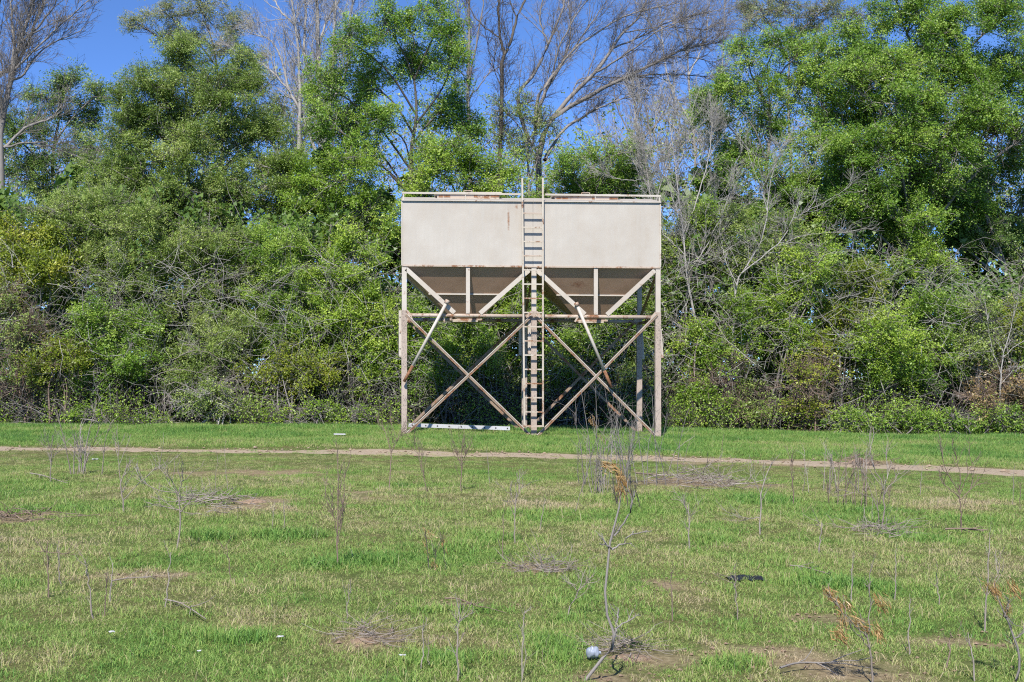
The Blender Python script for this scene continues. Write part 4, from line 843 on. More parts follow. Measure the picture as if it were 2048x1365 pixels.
# ------------------------------------------------------------------ masses nobody could count: bramble, inner thicket, far woods
def mass(name, label, cat, n_arcs, n_leaf, ybox, xpx, ypx, bark, mat, seed, leaf=.075, tw_r=.0055, length=(.5, 1.6), up=.0, tone=.45, vert=0.0, prof=None):
    rng = np.random.default_rng(9000 + seed); W = Wood()
    Y = rng.uniform(*ybox, n_arcs); px = rng.uniform(*xpx, n_arcs); lo, hi = ypx
    u = rng.uniform(0, 1, n_arcs); top = np.interp(px, *zip(*prof)) if prof else np.full(n_arcs, lo); py = top + (hi - top) * u
    if name == 'undergrowth':                      # patchy: weeds stand in clumps with bare dark gaps between
        px = px[(N1(px, px * 0 + 3, 60.0) > .52)][rng.integers(0, int((N1(px, px * 0 + 3, 60.0) > .52).sum()), n_arcs)] + rng.normal(0, 8, n_arcs)
    X = (px - CX) * Y / FPX; Z = np.maximum(H + (CY - py) * Y / FPX, gz(X) + .02)
    d = rng.normal(0, 1, (n_arcs, 3)) * np.array([1, .6, .7]) + np.array([0, 0, vert]); ln = rng.uniform(*length, n_arcs)
    A = grow(np.stack([X, Y, Z], -1), d, ln, 4, .27, up, rng); A[..., 2] = np.maximum(A[..., 2], gz(A[..., 0]) + .01)
    W.add(A, np.linspace(tw_r * 1.4, tw_r * .6, 5)[None] * rng.uniform(.6, 1.6, (n_arcs, 1)), 3, rng.uniform(0, 1, n_arcs))
    p, tg, tt, ix = along(A, 2, .2, 1, rng); B = grow(p, side_dirs(tg, rng.uniform(.4, 1.1, len(p)), rng), rng.uniform(.15, .5, len(p)), 1, .25, up, rng)
    W.add(B, np.linspace(tw_r * .8, tw_r * .5, 2)[None].repeat(len(B), 0), 3, rng.uniform(0, 1, len(B)))
    o = W.build(name, bark); o['kind'] = 'stuff'; o['label'] = label; o['category'] = cat
    if n_leaf:
        pick = rng.integers(0, len(B), n_leaf); c = B[pick, rng.integers(0, 2, n_leaf)] + rng.normal(0, .13, (n_leaf, 3)); c[:, 2] = np.maximum(c[:, 2], gz(c[:, 0]) + .02)
        leaf_mesh('leaves', c, leaf * rng.uniform(.6, 1.3, n_leaf), mat, o, np.clip(tone + rng.normal(0, .2, n_leaf), 0, 1), rng)
    return o
PROF = [(-250, 470), (0, 450), (150, 420), (400, 430), (700, 470), (800, 560), (1050, 560), (1330, 480), (1500, 470), (1700, 500), (1900, 580), (2048, 600), (2300, 560)]
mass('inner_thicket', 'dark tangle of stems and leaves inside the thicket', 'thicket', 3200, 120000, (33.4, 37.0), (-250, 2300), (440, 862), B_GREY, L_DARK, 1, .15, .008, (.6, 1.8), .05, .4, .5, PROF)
mass('grey_bramble', 'grey dead twigs and vines tangled over the thicket front', 'bramble', 3400, 7000, (31.4, 33.2), (-250, 2300), (520, 850), B_PALE, L_BRIGHT, 2, .065, .0038, (.4, 1.5), -.02, .5, .2)
mass('thicket_stems', 'thin bare stems standing in the dark foot of the thicket', 'stems', 1500, 0, (31.9, 33.6), (-250, 2300), (790, 868), B_DARK, None, 6, .06, .007, (.5, 1.3), .02, .5, 2.6)
mass('undergrowth', 'low weeds and dry stems along the foot of the thicket', 'undergrowth', 1000, 15000, (31.0, 32.0), (-250, 2300), (820, 862), B_DARK, L_BRIGHT, 3, .055, .004, (.2, .6), .08, .55, .6)
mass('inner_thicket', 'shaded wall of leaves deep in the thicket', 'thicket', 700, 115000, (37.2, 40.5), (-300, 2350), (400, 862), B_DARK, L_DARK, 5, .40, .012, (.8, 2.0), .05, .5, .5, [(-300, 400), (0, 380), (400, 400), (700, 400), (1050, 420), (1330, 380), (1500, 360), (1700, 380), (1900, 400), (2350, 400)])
FP = [(-300, 330), (0, 320), (200, 310), (300, 260), (560, 220), (700, 240), (900, 290), (1100, 320), (1250, 290), (1350, 240), (1450, 230), (1560, 220), (1800, 200), (2048, 260), (2350, 260)]
mass('far_woods', 'hazy mass of bare twigs and young leaves far behind the trees', 'woods', 6500, 80000, (45, 54), (-300, 2350), (300, 850), B_PALE, L_OLIVE, 4, .15, .011, (.9, 2.6), .12, .55, .9, FP)

# ------------------------------------------------------------------ grass: tufts instanced over the field by geometry nodes (one mass)
M_GRASS, _nt, _b = new_mat('grass_blades')
_ins = _nt.nodes.new('ShaderNodeAttribute'); _ins.attribute_type = 'INSTANCER'; _ins.attribute_name = 'shade'
_f = math_n(_nt, 'ADD', math_n(_nt, 'MULTIPLY', attr(_nt), .42), _ins.outputs['Fac'], True)
_c = ramp(_nt, _f, [(0, G(.075, .185, .045)), (.22, G(.145, .30, .06)), (.45, G(.245, .385, .085)), (.62, G(.36, .42, .135)), (.80, G(.47, .40, .22)), (1, G(.56, .46, .31))])
_nt.links.new(_c, _b.inputs['Base Color']); _b.inputs['Roughness'].default_value = .55; _b.inputs['Specular IOR Level'].default_value = .3
_t = _nt.nodes.new('ShaderNodeBsdfTranslucent'); _nt.links.new(_c, _t.inputs['Color'])
_m = _nt.nodes.new('ShaderNodeMixShader'); _m.inputs[0].default_value = .3
_nt.links.new(_b.outputs[0], _m.inputs[1]); _nt.links.new(_t.outputs[0], _m.inputs[2]); _nt.links.new(_m.outputs[0], _nt.nodes['Material Output'].inputs['Surface'])

def tuft(seed, n, rad, hmin, hmax, wid, lean):
    rng = np.random.default_rng(seed); a = rng.uniform(0, 6.283, n); r = rad * np.sqrt(rng.uniform(0, 1, n))
    b = np.stack([r * np.cos(a), r * np.sin(a), np.full(n, -.01)], -1); h = rng.uniform(hmin, hmax, n)
    d = rng.normal(0, lean, (n, 2)); side = unit(np.stack([rng.normal(0, 1, n), rng.normal(0, 1, n), np.zeros(n)], -1)); w = wid * rng.uniform(.6, 1.3, n)
    mid = b + np.stack([d[:, 0] * h * .35, d[:, 1] * h * .35, h * .6], -1); tip = b + np.stack([d[:, 0] * h, d[:, 1] * h, h * (1 - .25 * np.minimum(np.hypot(d[:, 0], d[:, 1]), 1.5))], -1)
    V = np.stack([b - side * w[:, None], b + side * w[:, None], mid + side * w[:, None] * .8, mid - side * w[:, None] * .8, tip], 1).reshape(-1, 3)
    k = np.arange(n)[:, None] * 5
    L = np.concatenate([k + [0, 1, 2, 3], k + [3, 2, 4]], 1); st = (np.arange(n)[:, None] * 7 + [0, 4]).ravel(); tt = np.tile([4, 3], n)
    tone = np.repeat(np.clip(rng.normal(.5, .28, n) + (rng.uniform(0, 1, n) < .10) * .6, 0, 1.4), 5)
    me = bpy.data.meshes.new('tuft'); me.vertices.add(len(V)); me.vertices.foreach_set('co', V.astype(np.float32).ravel())
    me.loops.add(L.size); me.loops.foreach_set('vertex_index', L.ravel().astype(np.int32)); me.polygons.add(len(st)); me.polygons.foreach_set('loop_start', st.astype(np.int32))
    at = me.attributes.new('tone', 'FLOAT', 'POINT'); at.data.foreach_set('value', tone.astype(np.float32)); me.update(calc_edges=True); me.materials.append(M_GRASS)
    return bpy.data.objects.new('tuft', me)
LUSH = [(570, 1072, 60, 9), (410, 1073, 60, 9), (1405, 1078, 60, 13), (500, 1275, 120, 16), (1640, 1170, 130, 10), (1520, 1000, 60, 7), (900, 1215, 110, 8), (1470, 1325, 90, 14), (100, 1022, 110, 6), (660, 1130, 70, 8), (1830, 1075, 90, 8), (980, 1075, 70, 6), (1130, 1240, 60, 10), (720, 1120, 50, 8), (900, 1310, 120, 20), (1110, 1290, 60, 30)]
LW = []
for px, py, hw, hh in LUSH:
    c = ground_at(px, py); LW.append((c[0], c[1], hw * c[1] / FPX, max(hh * c[1] ** 2 / (FPX * H), .06)))
def lush_at(x, y):
    b = np.zeros(np.shape(x)); j = (N3(x, y, .2) - .5) * .8
    for cx, cyy, rx, ry in LW:
        b = np.maximum(b, np.clip((1.2 - np.sqrt(((x - cx) / rx) ** 2 + ((y - cyy) / ry) ** 2) - j) / .8, 0, 1))
    return b
def make_grass():
    rng = np.random.default_rng(77)
    col = bpy.data.collections.new('tufts')
    for i in range(5): col.objects.link(tuft(10 + i, 64, .095, .010, .036, .0016, .85))      # short turf
    for i in range(3): col.objects.link(tuft(30 + i, 52, .08, .025, .075, .0020, .65))        # longer grass
    for i in range(2): col.objects.link(tuft(50 + i, 5, .09, .03, .13, .0010, .8))           # thin straws
    xs, ys = [], []
    for y0, y1, dn in ((3.8, 6.5, 420), (6.5, 9.5, 300), (9.5, 14, 200), (14, 21.5, 210), (21.5, 32.6, 100)):
        x0, x1 = -.36 * y1 - .6, .53 * y1 + .6; n = int((x1 - x0) * (y1 - y0) * dn)
        x = rng.uniform(x0, x1, n); y = rng.uniform(y0, y1, n); k = (x > -.36 * y - .6) & (x < .53 * y + .6); xs.append(x[k]); ys.append(y[k])
    x = np.concatenate(xs); y = np.concatenate(ys)
    bare = bare_at(x, y); trk = track_at(x, y); lush = lush_at(x, y); far = np.clip((y - track_y(x) - .5) / 1.6, 0, 1)
    patch = N1(x, y, 1.5) * .5 + N2(x, y, .55) * .3 + N3(x, y, .22) * .2            # worn against green
    pdens = (1 - .78 * bare) * (1 - np.clip(.42 + .28 * np.clip((x - 1) / 6, -1, 1) + 1.5 * (N2(x, y, .7) - .45) + .6 * (N3(x, y, .25) - .5), .05, .97) * trk) * np.clip(.35 + 1.5 * patch, 0, 1)
    k = rng.uniform(0, 1, len(x)) < pdens
    x, y, bare, lush, far, patch = (v[k] for v in (x, y, bare, lush, far, patch)); n = len(x)
    near_trk = np.exp(-((y - track_y(x)) / 1.0) ** 2)
    shade = .52 - .80 * (patch - .25) + rng.normal(0, .08, n) + .34 * bare + .12 * near_trk
    shade = shade * (1 - .75 * lush) - .04 * lush; shade = shade * (1 - far) + far * (.14 - .75 * (patch - .47) + rng.normal(0, .10, n)) + far * .14 * near_trk
    for cx, cyy, rx, ry in [(lambda c, hw, hh: (c[0], c[1], hw * c[1] / FPX, hh * c[1] ** 2 / (FPX * H)))(ground_at(px, py), hw, hh) for px, py, hw, hh in ((60, 1330, 130, 36), (520, 1235, 110, 26), (1340, 1195, 110, 18), (250, 1150, 130, 14), (1420, 1215, 90, 16), (860, 1205, 90, 10), (1650, 1325, 260, 26), (120, 1075, 120, 12), (1100, 1010, 160, 9), (560, 1020, 200, 8), (1900, 1010, 140, 9))]:
        shade = shade + .30 * np.clip(1.3 - np.sqrt(((x - cx) / rx) ** 2 + ((y - cyy) / ry) ** 2) - (N1(x, y, .3) - .5) * 1.2, 0, 1)
    dry = rng.uniform(0, 1, n) < .03 + .06 * (1 - far) * (patch < .45)
    kind = np.where(dry, rng.integers(8, 10, n), np.where((rng.uniform(0, 1, n) < .10 + .75 * far * (1 - near_trk) + .8 * lush), rng.integers(5, 8, n), rng.integers(0, 5, n)))
    shade = np.where(dry, rng.uniform(.55, .85, n), shade)
    size = rng.uniform(.75, 1.3, n) * (1 + .35 * lush) * (1 - .35 * bare) * (.75 + .6 * patch) * (1 + .3 * far * (1 - near_trk))
    gap = track_y(x) - y; size = size * np.where((gap > -1.2) & (gap < 7), .42 + .58 * np.clip((gap - .8) / 6.2, 0, 1), 1.0)
    size = size * (1 + .9 * np.exp(-((y - 29.6) / 1.7) ** 2) * N3(x, y, .6))
    size = size * (.68 + .32 * np.clip((y - 4.5) / 7, 0, 1))
    z = gz(x) + lump(x, y) - .012
    size = size * (1 + .9 * track_at(x, y) * N3(x, y, .5))
    rot = np.stack([np.zeros(n), np.zeros(n), rng.uniform(0, 6.283, n)], -1)
    o = scatter('grass', np.stack([x, y, z], -1), col, np.clip(shade, -.3, 1), size, rot, kind, M_GRASS)
    o['kind'] = 'stuff'; o['label'] = 'short patchy green and straw grass covering the field'; o['category'] = 'grass'
    return n
make_grass()

# ------------------------------------------------------------------ dead saplings and stalks in the field
g_f = 'dead saplings standing in the field'
def sapling(label, lines, bark=B_DEAD, seed=0, r=.011, side=5, length=.3, tw=3, spread=.45, up=.12, name='dead_sapling', cat='sapling', group=g_f, tuft_at=(), tuft_mat=None, tuft_n=60):
    rng = np.random.default_rng(7000 + seed); c = ground_at(*lines[0][0]); Y = c[1]
    t = thing(name, label, cat, c, group); W = Wood(); TW = Wood(); M = []
    for li, pts in enumerate(lines):
        yo = 0 if li == 0 else rng.normal(0, .05)
        L = np.array([P(x, y, Y + yo * q / max(1, len(pts) - 1)) for q, (x, y) in enumerate(pts)])
        if li == 0: L[0][2] = c[2] - .03
        L = smooth_line(L, 10); L[1:-1] += rng.normal(0, .0035, (9, 3)); ra = (r if li == 0 else r * .6) * .72
        W.add(L[None], np.linspace(ra, ra * .45, 11)[None], 6, rng.uniform(.3, .8)); M.append(L)
    M = np.array(M)
    if side:
        p, tg, tt, ix = along(M, side, .3, 1, rng); ln = length * rng.uniform(.4, 1.2, len(p)) * (1.15 - .5 * tt)
        B = grow(p, side_dirs(tg, rng.uniform(spread * .5, spread * 1.5, len(p)), rng), ln, 5, .14, up, rng); TW.add(B, np.linspace(r * .26, r * .14, 6)[None].repeat(len(B), 0), 4, rng.uniform(.2, .9, len(B)))
        if tw:
            p, tg, tt, ix = along(B, tw, .2, 1, rng); B2 = grow(p, side_dirs(tg, rng.uniform(.3, .9, len(p)), rng), length * .4 * rng.uniform(.4, 1.2, len(p)), 3, .15, up, rng)
            TW.add(B2, np.linspace(r * .17, r * .10, 4)[None].repeat(len(B2), 0), 3, rng.uniform(.2, .9, len(B2)))
    W.build('stem', bark, t); TW.build('twigs', bark, t)
    if tuft_at:                                     # withered russet leaves and seed heads
        cs = []; ds = []
        for (x0, y0), (x1, y1) in tuft_at:
            a, b = P(x0, y0, Y), P(x1, y1, Y); f = rng.uniform(0, 1, (tuft_n, 1)); cs.append(a * (1 - f) + b * f + rng.normal(0, .012, (tuft_n, 3))); ds.append(np.repeat(unit(b - a)[None], tuft_n, 0))
        cs = np.concatenate(cs); ds = unit(np.concatenate(ds) + rng.normal(0, .35, cs.shape)); n = len(cs); sd = unit(rng.normal(0, 1, (n, 3))); ln = rng.uniform(.02, .062, n)[:, None]; w = .0026
        V = np.stack([cs - ds * ln * .5, cs + sd * w, cs + ds * ln * .5 + sd * .001, cs - sd * w], 1).reshape(-1, 3)
        mesh_q('withered_leaves', V, np.arange(n * 4).reshape(n, 4), tuft_mat or L_RUSSET, t, np.repeat(rng.uniform(0, 1, n), 4))
    return t
L_RUSSET = leaf_mat('leaf_russet', [(0, G(.24, .13, .045)), (.5, G(.42, .25, .095)), (1, G(.56, .40, .20))], .25)
sapling('tall crooked leafless sapling leaning from the lower edge beside the plastic jug', [[(1163, 1357), (1203, 1323), (1219, 1299), (1229, 1275), (1219, 1251), (1211, 1203), (1211, 1163), (1219, 1115), (1223, 1076), (1235, 1032), (1239, 1008), (1243, 975)],
    [(1228, 1277), (1233, 1262), (1246, 1248), (1267, 1235)], [(1223, 1098), (1212, 1090), (1199, 1087)], [(1224, 1100), (1238, 1090), (1251, 1080), (1267, 1062)], [(1229, 1072), (1245, 1050), (1259, 1024), (1262, 1000), (1255, 960)], [(1233, 1264), (1235, 1245), (1237, 1218)]],
    B_GREY, 1, .0105, 2, .10, 2, .5, .1, tuft_at=[((1207, 928), (1237, 943)), ((1237, 943), (1251, 985)), ((1243, 950), (1240, 990))], tuft_n=70)
sapling('straight upright leafless sapling with many upright twigs left of centre', [[(675, 1131), (675, 1060), (676, 990), (676, 908)], [(675, 1070), (668, 1030), (662, 985)], [(676, 1050), (684, 1010), (690, 950)], [(675, 1090), (682, 1050), (685, 1010)]], B_BROWN, 2, .0085, 7, .24, 2, .3, .2)
sapling('pale forked sapling with spreading arms in the left half of the field', [[(353, 1095), (361, 1044), (357, 992), (352, 985)], [(356, 990), (345, 965), (328, 945)], [(357, 988), (364, 960), (364, 940)], [(358, 1020), (345, 1018), (312, 1008)], [(360, 1025), (375, 1010), (400, 995)], [(353, 985), (310, 980), (270, 950)]], B_DEAD, 3, .010, 4, .22, 3)
sapling('thin bent sapling up-field from the pale forked one', [[(250, 1026), (243, 985), (242, 965), (256, 928)], [(242, 968), (236, 920), (238, 890)], [(247, 1000), (285, 960), (320, 930)]], B_DEAD, 4, .011, 5, .3, 4)
sapling('short pale leaning stalk in the lower left grass', [[(186, 1239), (180, 1190), (172, 1139)], [(174, 1150), (170, 1120)]], B_DEAD, 5, .0075, 2, .1, 1)
sapling('leafless stalk at the far left of the mid field with a side prong', [[(98, 1195), (97, 1140), (96, 1082)], [(97, 1105), (86, 1103)], [(97, 1106), (125, 1107), (140, 1106)]], B_BROWN, 6, .007, 4, .12, 2)
sapling('thin stalk just right of the pronged far-left stalk', [[(120, 1171), (118, 1130), (116, 1092)]], B_DEAD, 7, .006, 4, .12, 2)
sapling('many-branched vase-shaped sapling near the right edge below the track', [[(1923, 1062), (1921, 1020), (1919, 983)], [(1919, 985), (1900, 955), (1888, 930), (1884, 905)], [(1919, 985), (1920, 950), (1910, 905)], [(1920, 988), (1932, 955), (1945, 925)], [(1921, 1000), (1945, 975), (1960, 950)], [(1920, 995), (1895, 975), (1880, 960)]], B_BROWN, 8, .0105, 4, .28, 3)
sapling('twin-stemmed spreading sapling left of the vase-shaped one', [[(1765, 1060), (1768, 1010), (1766, 975), (1747, 932)], [(1757, 1062), (1757, 1020), (1745, 995), (1700, 985)], [(1766, 978), (1775, 950), (1772, 905)], [(1767, 990), (1790, 960), (1800, 940)], [(1757, 1022), (1735, 970), (1725, 930)], [(1747, 932), (1740, 905), (1746, 880)]], B_DEAD, 9, .010, 4, .30, 3)
sapling('slim straight stem right of centre just below the track', [[(1587, 1008), (1585, 960), (1583, 918)]], B_BROWN, 10, .010, 8, .22, 3, .3)
sapling('thin forked sapling right of the slim straight stem, leaning up-right', [[(1520, 1064), (1521, 1020), (1522, 990), (1530, 960), (1544, 925)], [(1522, 992), (1510, 965), (1500, 955)], [(1519, 1036), (1490, 1035), (1450, 1022)]], B_DEAD, 11, .009, 5, .25, 3)
sapling('thin upright stem beside the dark green tuft right of centre', [[(1378, 1100), (1378, 1050), (1377, 1008)], [(1378, 1030), (1368, 1005)]], B_DEAD, 12, .008, 6, .2, 3)
sapling('short grey stub right of the thin stem and green tuft', [[(1637, 1105), (1641, 1075), (1643, 1046)]], B_DEAD, 13, .008, 3, .1, 1)
sapling('dark-stemmed sapling forking in front of the hopper left leg', [[(778, 976), (781, 935), (782, 905), (772, 870), (764, 850)], [(782, 905), (795, 880), (806, 865)]], B_BROWN, 14, .011, 7, .35, 4)
sapling('dark upright sapling in front of the left cross-braced bay', [[(922, 980), (923, 940), (924, 892)], [(923, 935), (912, 905)], [(923, 930), (935, 900)]], B_BROWN, 15, .010, 8, .3, 4)
sapling('slanting dark sapling in front of the left lever pipe', [[(855, 982), (847, 950), (842, 908)], [(846, 945), (838, 915), (828, 890)]], B_BROWN, 16, .009, 7, .3, 4)
sapling('slender grey stem standing in mid field below the ladder', [[(1029, 1088), (1030, 1030), (1032, 965)], [(1030, 1010), (1020, 985)], [(1031, 1000), (1045, 975)]], B_DEAD, 17, .008, 5, .2, 3)
sapling('straight pale stalk cut by the lower edge left of centre', [[(914, 1363), (915, 1290), (917, 1213)], [(916, 1260), (913, 1225)]], B_DEAD, 18, .0065, 5, .1, 2)
sapling('pair of close pale stalks cut by the lower edge at centre', [[(1042, 1363), (1045, 1290), (1048, 1232)], [(1046, 1364), (1049, 1300), (1046, 1235)], [(1047, 1240), (1052, 1222)]], B_DEAD, 19, .0045, 3, .08, 1)
sapling('thin short stalk above the lower edge, left of the straight pale stalk', [[(843, 1337), (845, 1300), (846, 1256)], [(858, 1330), (856, 1280)]], B_DEAD, 20, .005, 3, .1, 1)
sapling('russet-leaved dead sapling rising from the lower right edge', [[(1744, 1362), (1741, 1310), (1735, 1270), (1728, 1250)], [(1735, 1275), (1715, 1255), (1690, 1230), (1662, 1195)], [(1737, 1265), (1739, 1200), (1741, 1140)], [(1740, 1300), (1722, 1275), (1700, 1255)]], B_DEAD, 21, .0065, 5, .1, 2, tuft_at=[((1650, 1178), (1668, 1200)), ((1668, 1190), (1702, 1222)), ((1672, 1265), (1692, 1285)), ((1752, 1255), (1762, 1280)), ((1754, 1195), (1770, 1220)), ((1710, 1245), (1735, 1262)), ((1680, 1205), (1690, 1260))], tuft_n=75)
sapling('crooked dark sapling with russet tips at the lower right corner', [[(2023, 1360), (2038, 1340), (2032, 1295), (2018, 1245), (1999, 1203), (1988, 1167)], [(2031, 1285), (2046, 1265), (2060, 1255)], [(2010, 1235), (2014, 1215)]], B_GREY, 22, .008, 4, .1, 2, tuft_at=[((1976, 1170), (1992, 1190)), ((2008, 1205), (2016, 1230)), ((2020, 1165), (2036, 1195)), ((1990, 1172), (2000, 1195))], tuft_n=60)
sapling('tall thin stalk left of the crooked dark sapling at the right', [[(1967, 1263), (1972, 1215), (1976, 1160), (1979, 1078)], [(1975, 1190), (1990, 1160), (2000, 1135)]], B_DEAD, 23, .007, 5, .15, 2, tuft_at=[((1972, 1168), (1980, 1190))], tuft_n=25)
sapling('thin pale stalk between the russet sapling and the right edge', [[(1817, 1307), (1819, 1250), (1821, 1203)]], B_DEAD, 24, .005, 3, .08, 1)
sapling('thin grey stalk below the black rag', [[(1476, 1235), (1472, 1190), (1468, 1147)], [(1472, 1180), (1460, 1145)]], B_DEAD, 25, .0055, 3, .12, 2)
sapling('grey forked twig left of the tall crooked sapling', [[(1131, 1231), (1142, 1210), (1155, 1187), (1171, 1139)], [(1155, 1187), (1150, 1165)], [(1158, 1180), (1178, 1165)]], B_DEAD, 26, .0055, 5, .14, 4, .6)
sapling('dry dark clump with russet leaves in mid field left of centre', [[(858, 1140), (856, 1110), (850, 1060)], [(890, 1142), (889, 1110), (884, 1075)], [(870, 1138), (872, 1105)]], B_DARK, 27, .006, 6, .14, 2, .4, tuft_at=[((884, 1070), (892, 1100)), ((845, 1085), (856, 1110)), ((864, 1120), (874, 1140)), ((850, 1060), (870, 1075))], tuft_n=24)
sapling('slim thin sapling at the left edge just below the track', [[(100, 962), (102, 920), (104, 872)], [(102, 930), (92, 890)], [(103, 925), (116, 895)]], B_DEAD, 28, .010, 6, .3, 3)
STALKS = ['thin stalk close right of the short pale leaning stalk, lower left', 'second thin stalk right of the short pale leaning stalk', 'leaning thin stalk above the long curved pale stick', 'thin leftward stalk right of the pale forked sapling', 'short stalk standing in the dark green tuft left of centre', 'short stalk right beside the one in the dark green tuft', 'thin upright stalk below the slender grey mid-field stem', 'short tilted stalk right of the slender grey mid-field stem', 'thin slanting stalk left of the dark short weed clump', 'thin stalk right of the tall crooked sapling, mid height', 'short thin stalk above the russet-leaved sapling', 'short stalk left of the tall thin right-hand stalk', 'thin stalk low at right between the russet and crooked dark saplings', 'thin leaning stalk at the lower edge left of the crooked dark sapling', 'thin stalk at the right edge below the track end', 'shorter stalk at the right edge beside another below the track', '', 'short tilted stalk up-left of the small red dirt mound', '', 'thin stalk above the heap of brown sticks', 'second thin stalk above the heap of brown sticks, tilted left', 'thin stalk left of the thin brown weeds below the track', 'thin left-tilted stalk among the thin brown weeds', 'thin stalk between the twin-stemmed and vase-shaped saplings', 'thin short stalk up-field of the upright many-twigged sapling', '', 'thin upright stalk right of the russet-leaved sapling top', 'short thin stalk right of the pale bent stalk', 'slanting thin stalk beside the pale bent stalk', 'thin left-tilted stalk below the right foot of the dark upright sapling']
for k, (x, y, h, dx) in enumerate(((208, 1235, 90, 8), (220, 1205, 80, 6), (330, 1215, 110, 12), (460, 1160, 70, -8), (545, 1060, 55, 4), (570, 1062, 48, -3), (1005, 1120, 95, 3), (1080, 1060, 60, 10), (1150, 1020, 70, 24), (1345, 1235, 90, -3), (1700, 1205, 75, 4), (1880, 1210, 60, -8), (1895, 1330, 70, 8), (1950, 1355, 90, -14), (2025, 1010, 70, 3), (2040, 1020, 55, 2), (1620, 1060, 0, 0), (690, 1240, 60, 12), (70, 1075, 0, 0), (430, 985, 70, 5), (455, 980, 80, -6), (1660, 965, 65, 4), (1695, 975, 75, -6), (1840, 990, 60, 6), (650, 1000, 60, 4), (1390, 1060, 0, 0), (1790, 1200, 100, 2), (1440, 920, 50, 8), (1365, 930, 60, 20), (980, 965, 60, -6))):
    if h: sapling(STALKS[k], [[(x, y), (x + dx * .5, y - h * .55), (x + dx, y - h)]], B_DEAD if k % 3 else B_BROWN, 60 + k, .0055, 3, .14, 2, .45, name='dead_stalk', cat='stalk', group='thin dead stalks scattered over the grass')

# clumps of stems: tall grey weeds before the right bay, pale stalks at left
def clump(label, px, py, n, hgt, spread, bark, seed, up=.05, r=.006, name='weed_clump', curl=.0, tufts=()):
    rng = np.random.default_rng(8000 + seed); c = ground_at(px, py); t = thing(name, label, 'weeds', c)
    w = spread * c[1] / FPX; hh = hgt * c[1] / FPX
    st = np.stack([c[0] + rng.normal(0, w, n), c[1] + rng.normal(0, w * .6, n), np.full(n, c[2] - .02)], -1)
    d = rng.normal(0, .16, (n, 3)) + np.array([0, 0, 1]); A = grow(st, d, hh * rng.uniform(.45, 1.1, n), 7, .07, up, rng)
    W = Wood(); W.add(A, np.linspace(r, r * .45, 8)[None] * rng.uniform(.6, 1.2, (n, 1)), 4, rng.uniform(.2, .9, n)); W.build('stems', bark, t)['kind'] = 'stuff'
    p, tg, tt, ix = along(A, 8, .3, 1, rng); B = grow(p, side_dirs(tg, rng.uniform(.3, .9, len(p)), rng), hh * .3 * rng.uniform(.3, 1, len(p)), 4, .12 + curl, up - curl * .5, rng)
    W = Wood(); W.add(B, np.linspace(r * .42, r * .25, 5)[None].repeat(len(B), 0), 3, rng.uniform(.2, .9, len(B))); W.build('twigs', bark, t)['kind'] = 'stuff'
    return t
clump('tall dense clump of grey dead weeds before the right cross-braced bay', 1245, 968, 30, 190, 46, B_GREY, 1, .05, .0048, curl=.10)
clump('lower grey-brown dead weeds at the left foot of the tall grey clump', 1195, 985, 16, 120, 22, B_DEAD, 2, .05, .005)
clump('cluster of pale dead stalks near the left edge below the track', 160, 948, 11, 135, 12, B_DEAD, 3, .04, .008)
clump('dark short weed clump below the tall grey clump', 1252, 1012, 9, 60, 16, B_DARK, 4, .05, .006)
clump('thin grey weeds right of centre just below the track', 1680, 985, 12, 100, 46, B_DEAD, 5, .06, .005)
clump('thin brown weeds beside the twin-stemmed sapling', 1720, 1010, 12, 110, 34, B_BROWN, 6, .06, .006)
sapling('leaning russet seed stalk in front of the tall grey weed clump', [[(1262, 960), (1240, 915), (1215, 880), (1195, 855), (1185, 832)]], B_DEAD, 95, .007, 2, .15, 2, group=None, name='seed_stalk', cat='stalk', tuft_at=[((1183, 830), (1192, 858)), ((1195, 868), (1212, 888)), ((1178, 838), (1186, 850))], tuft_n=45)
sapling('pale bent stalk leaning right beside the tall grey weed clump', [[(1336, 942), (1345, 918), (1353, 900), (1366, 888), (1390, 872)]], B_DEAD, 96, .009, 1, .1, 0, group=None, name='bent_stalk', cat='stalk')

# brush piles: loose sticks heaped on the ground
def brush(label, px, py, w, hgt, n, bark, seed, dep=.35, r=.008):
    rng = np.random.default_rng(8500 + seed); c = ground_at(px, py); t = thing('brush_pile', label, 'brush pile', c, 'brush piles lying in the field'); ww = w * c[1] / FPX; hh = hgt * c[1] / FPX
    q = rng.normal(0, .45, n); st = np.stack([c[0] + q * ww, c[1] + rng.normal(0, dep, n), c[2] + .01 + hh * np.exp(-q * q * 2) * rng.uniform(0, .9, n)], -1)
    d = rng.normal(0, 1, (n, 3)) * np.array([1, .5, .18]); A = grow(st, d, rng.uniform(.15, .75, n) * min(1, ww), 5, .13, -.01, rng); A[..., 2] = np.maximum(A[..., 2], gz(A[..., 0]) + .004)
    W = Wood(); W.add(A, np.linspace(r, r * .4, 6)[None] * .7 * rng.uniform(.4, 1.3, (n, 1)), 4, rng.uniform(0, 1, n)); W.build('sticks', bark, t)['kind'] = 'stuff'
    p, tg, tt, ix = along(A, 3, .2, 1, rng); B = grow(p, side_dirs(tg, rng.uniform(.3, 1, len(p)), rng), rng.uniform(.06, .25, len(p)), 3, .2, 0, rng); B[..., 2] = np.maximum(B[..., 2], gz(B[..., 0]) + .004)
    W = Wood(); W.add(B, np.linspace(r * .4, r * .25, 4)[None].repeat(len(B), 0), 3, rng.uniform(0, 1, len(B))); W.build('twigs', bark, t)['kind'] = 'stuff'
brush('heap of brown sticks right of the pale forked sapling', 425, 1010, 80, 16, 45, B_DEAD, 1)
brush('wide heap of grey-brown sticks right of the tall grey weed clump', 1395, 968, 110, 24, 80, B_DEAD, 2)
brush('low heap of sticks and dead grass in mid field at centre', 1092, 1140, 60, 8, 36, B_DEAD, 3, .18, .005)
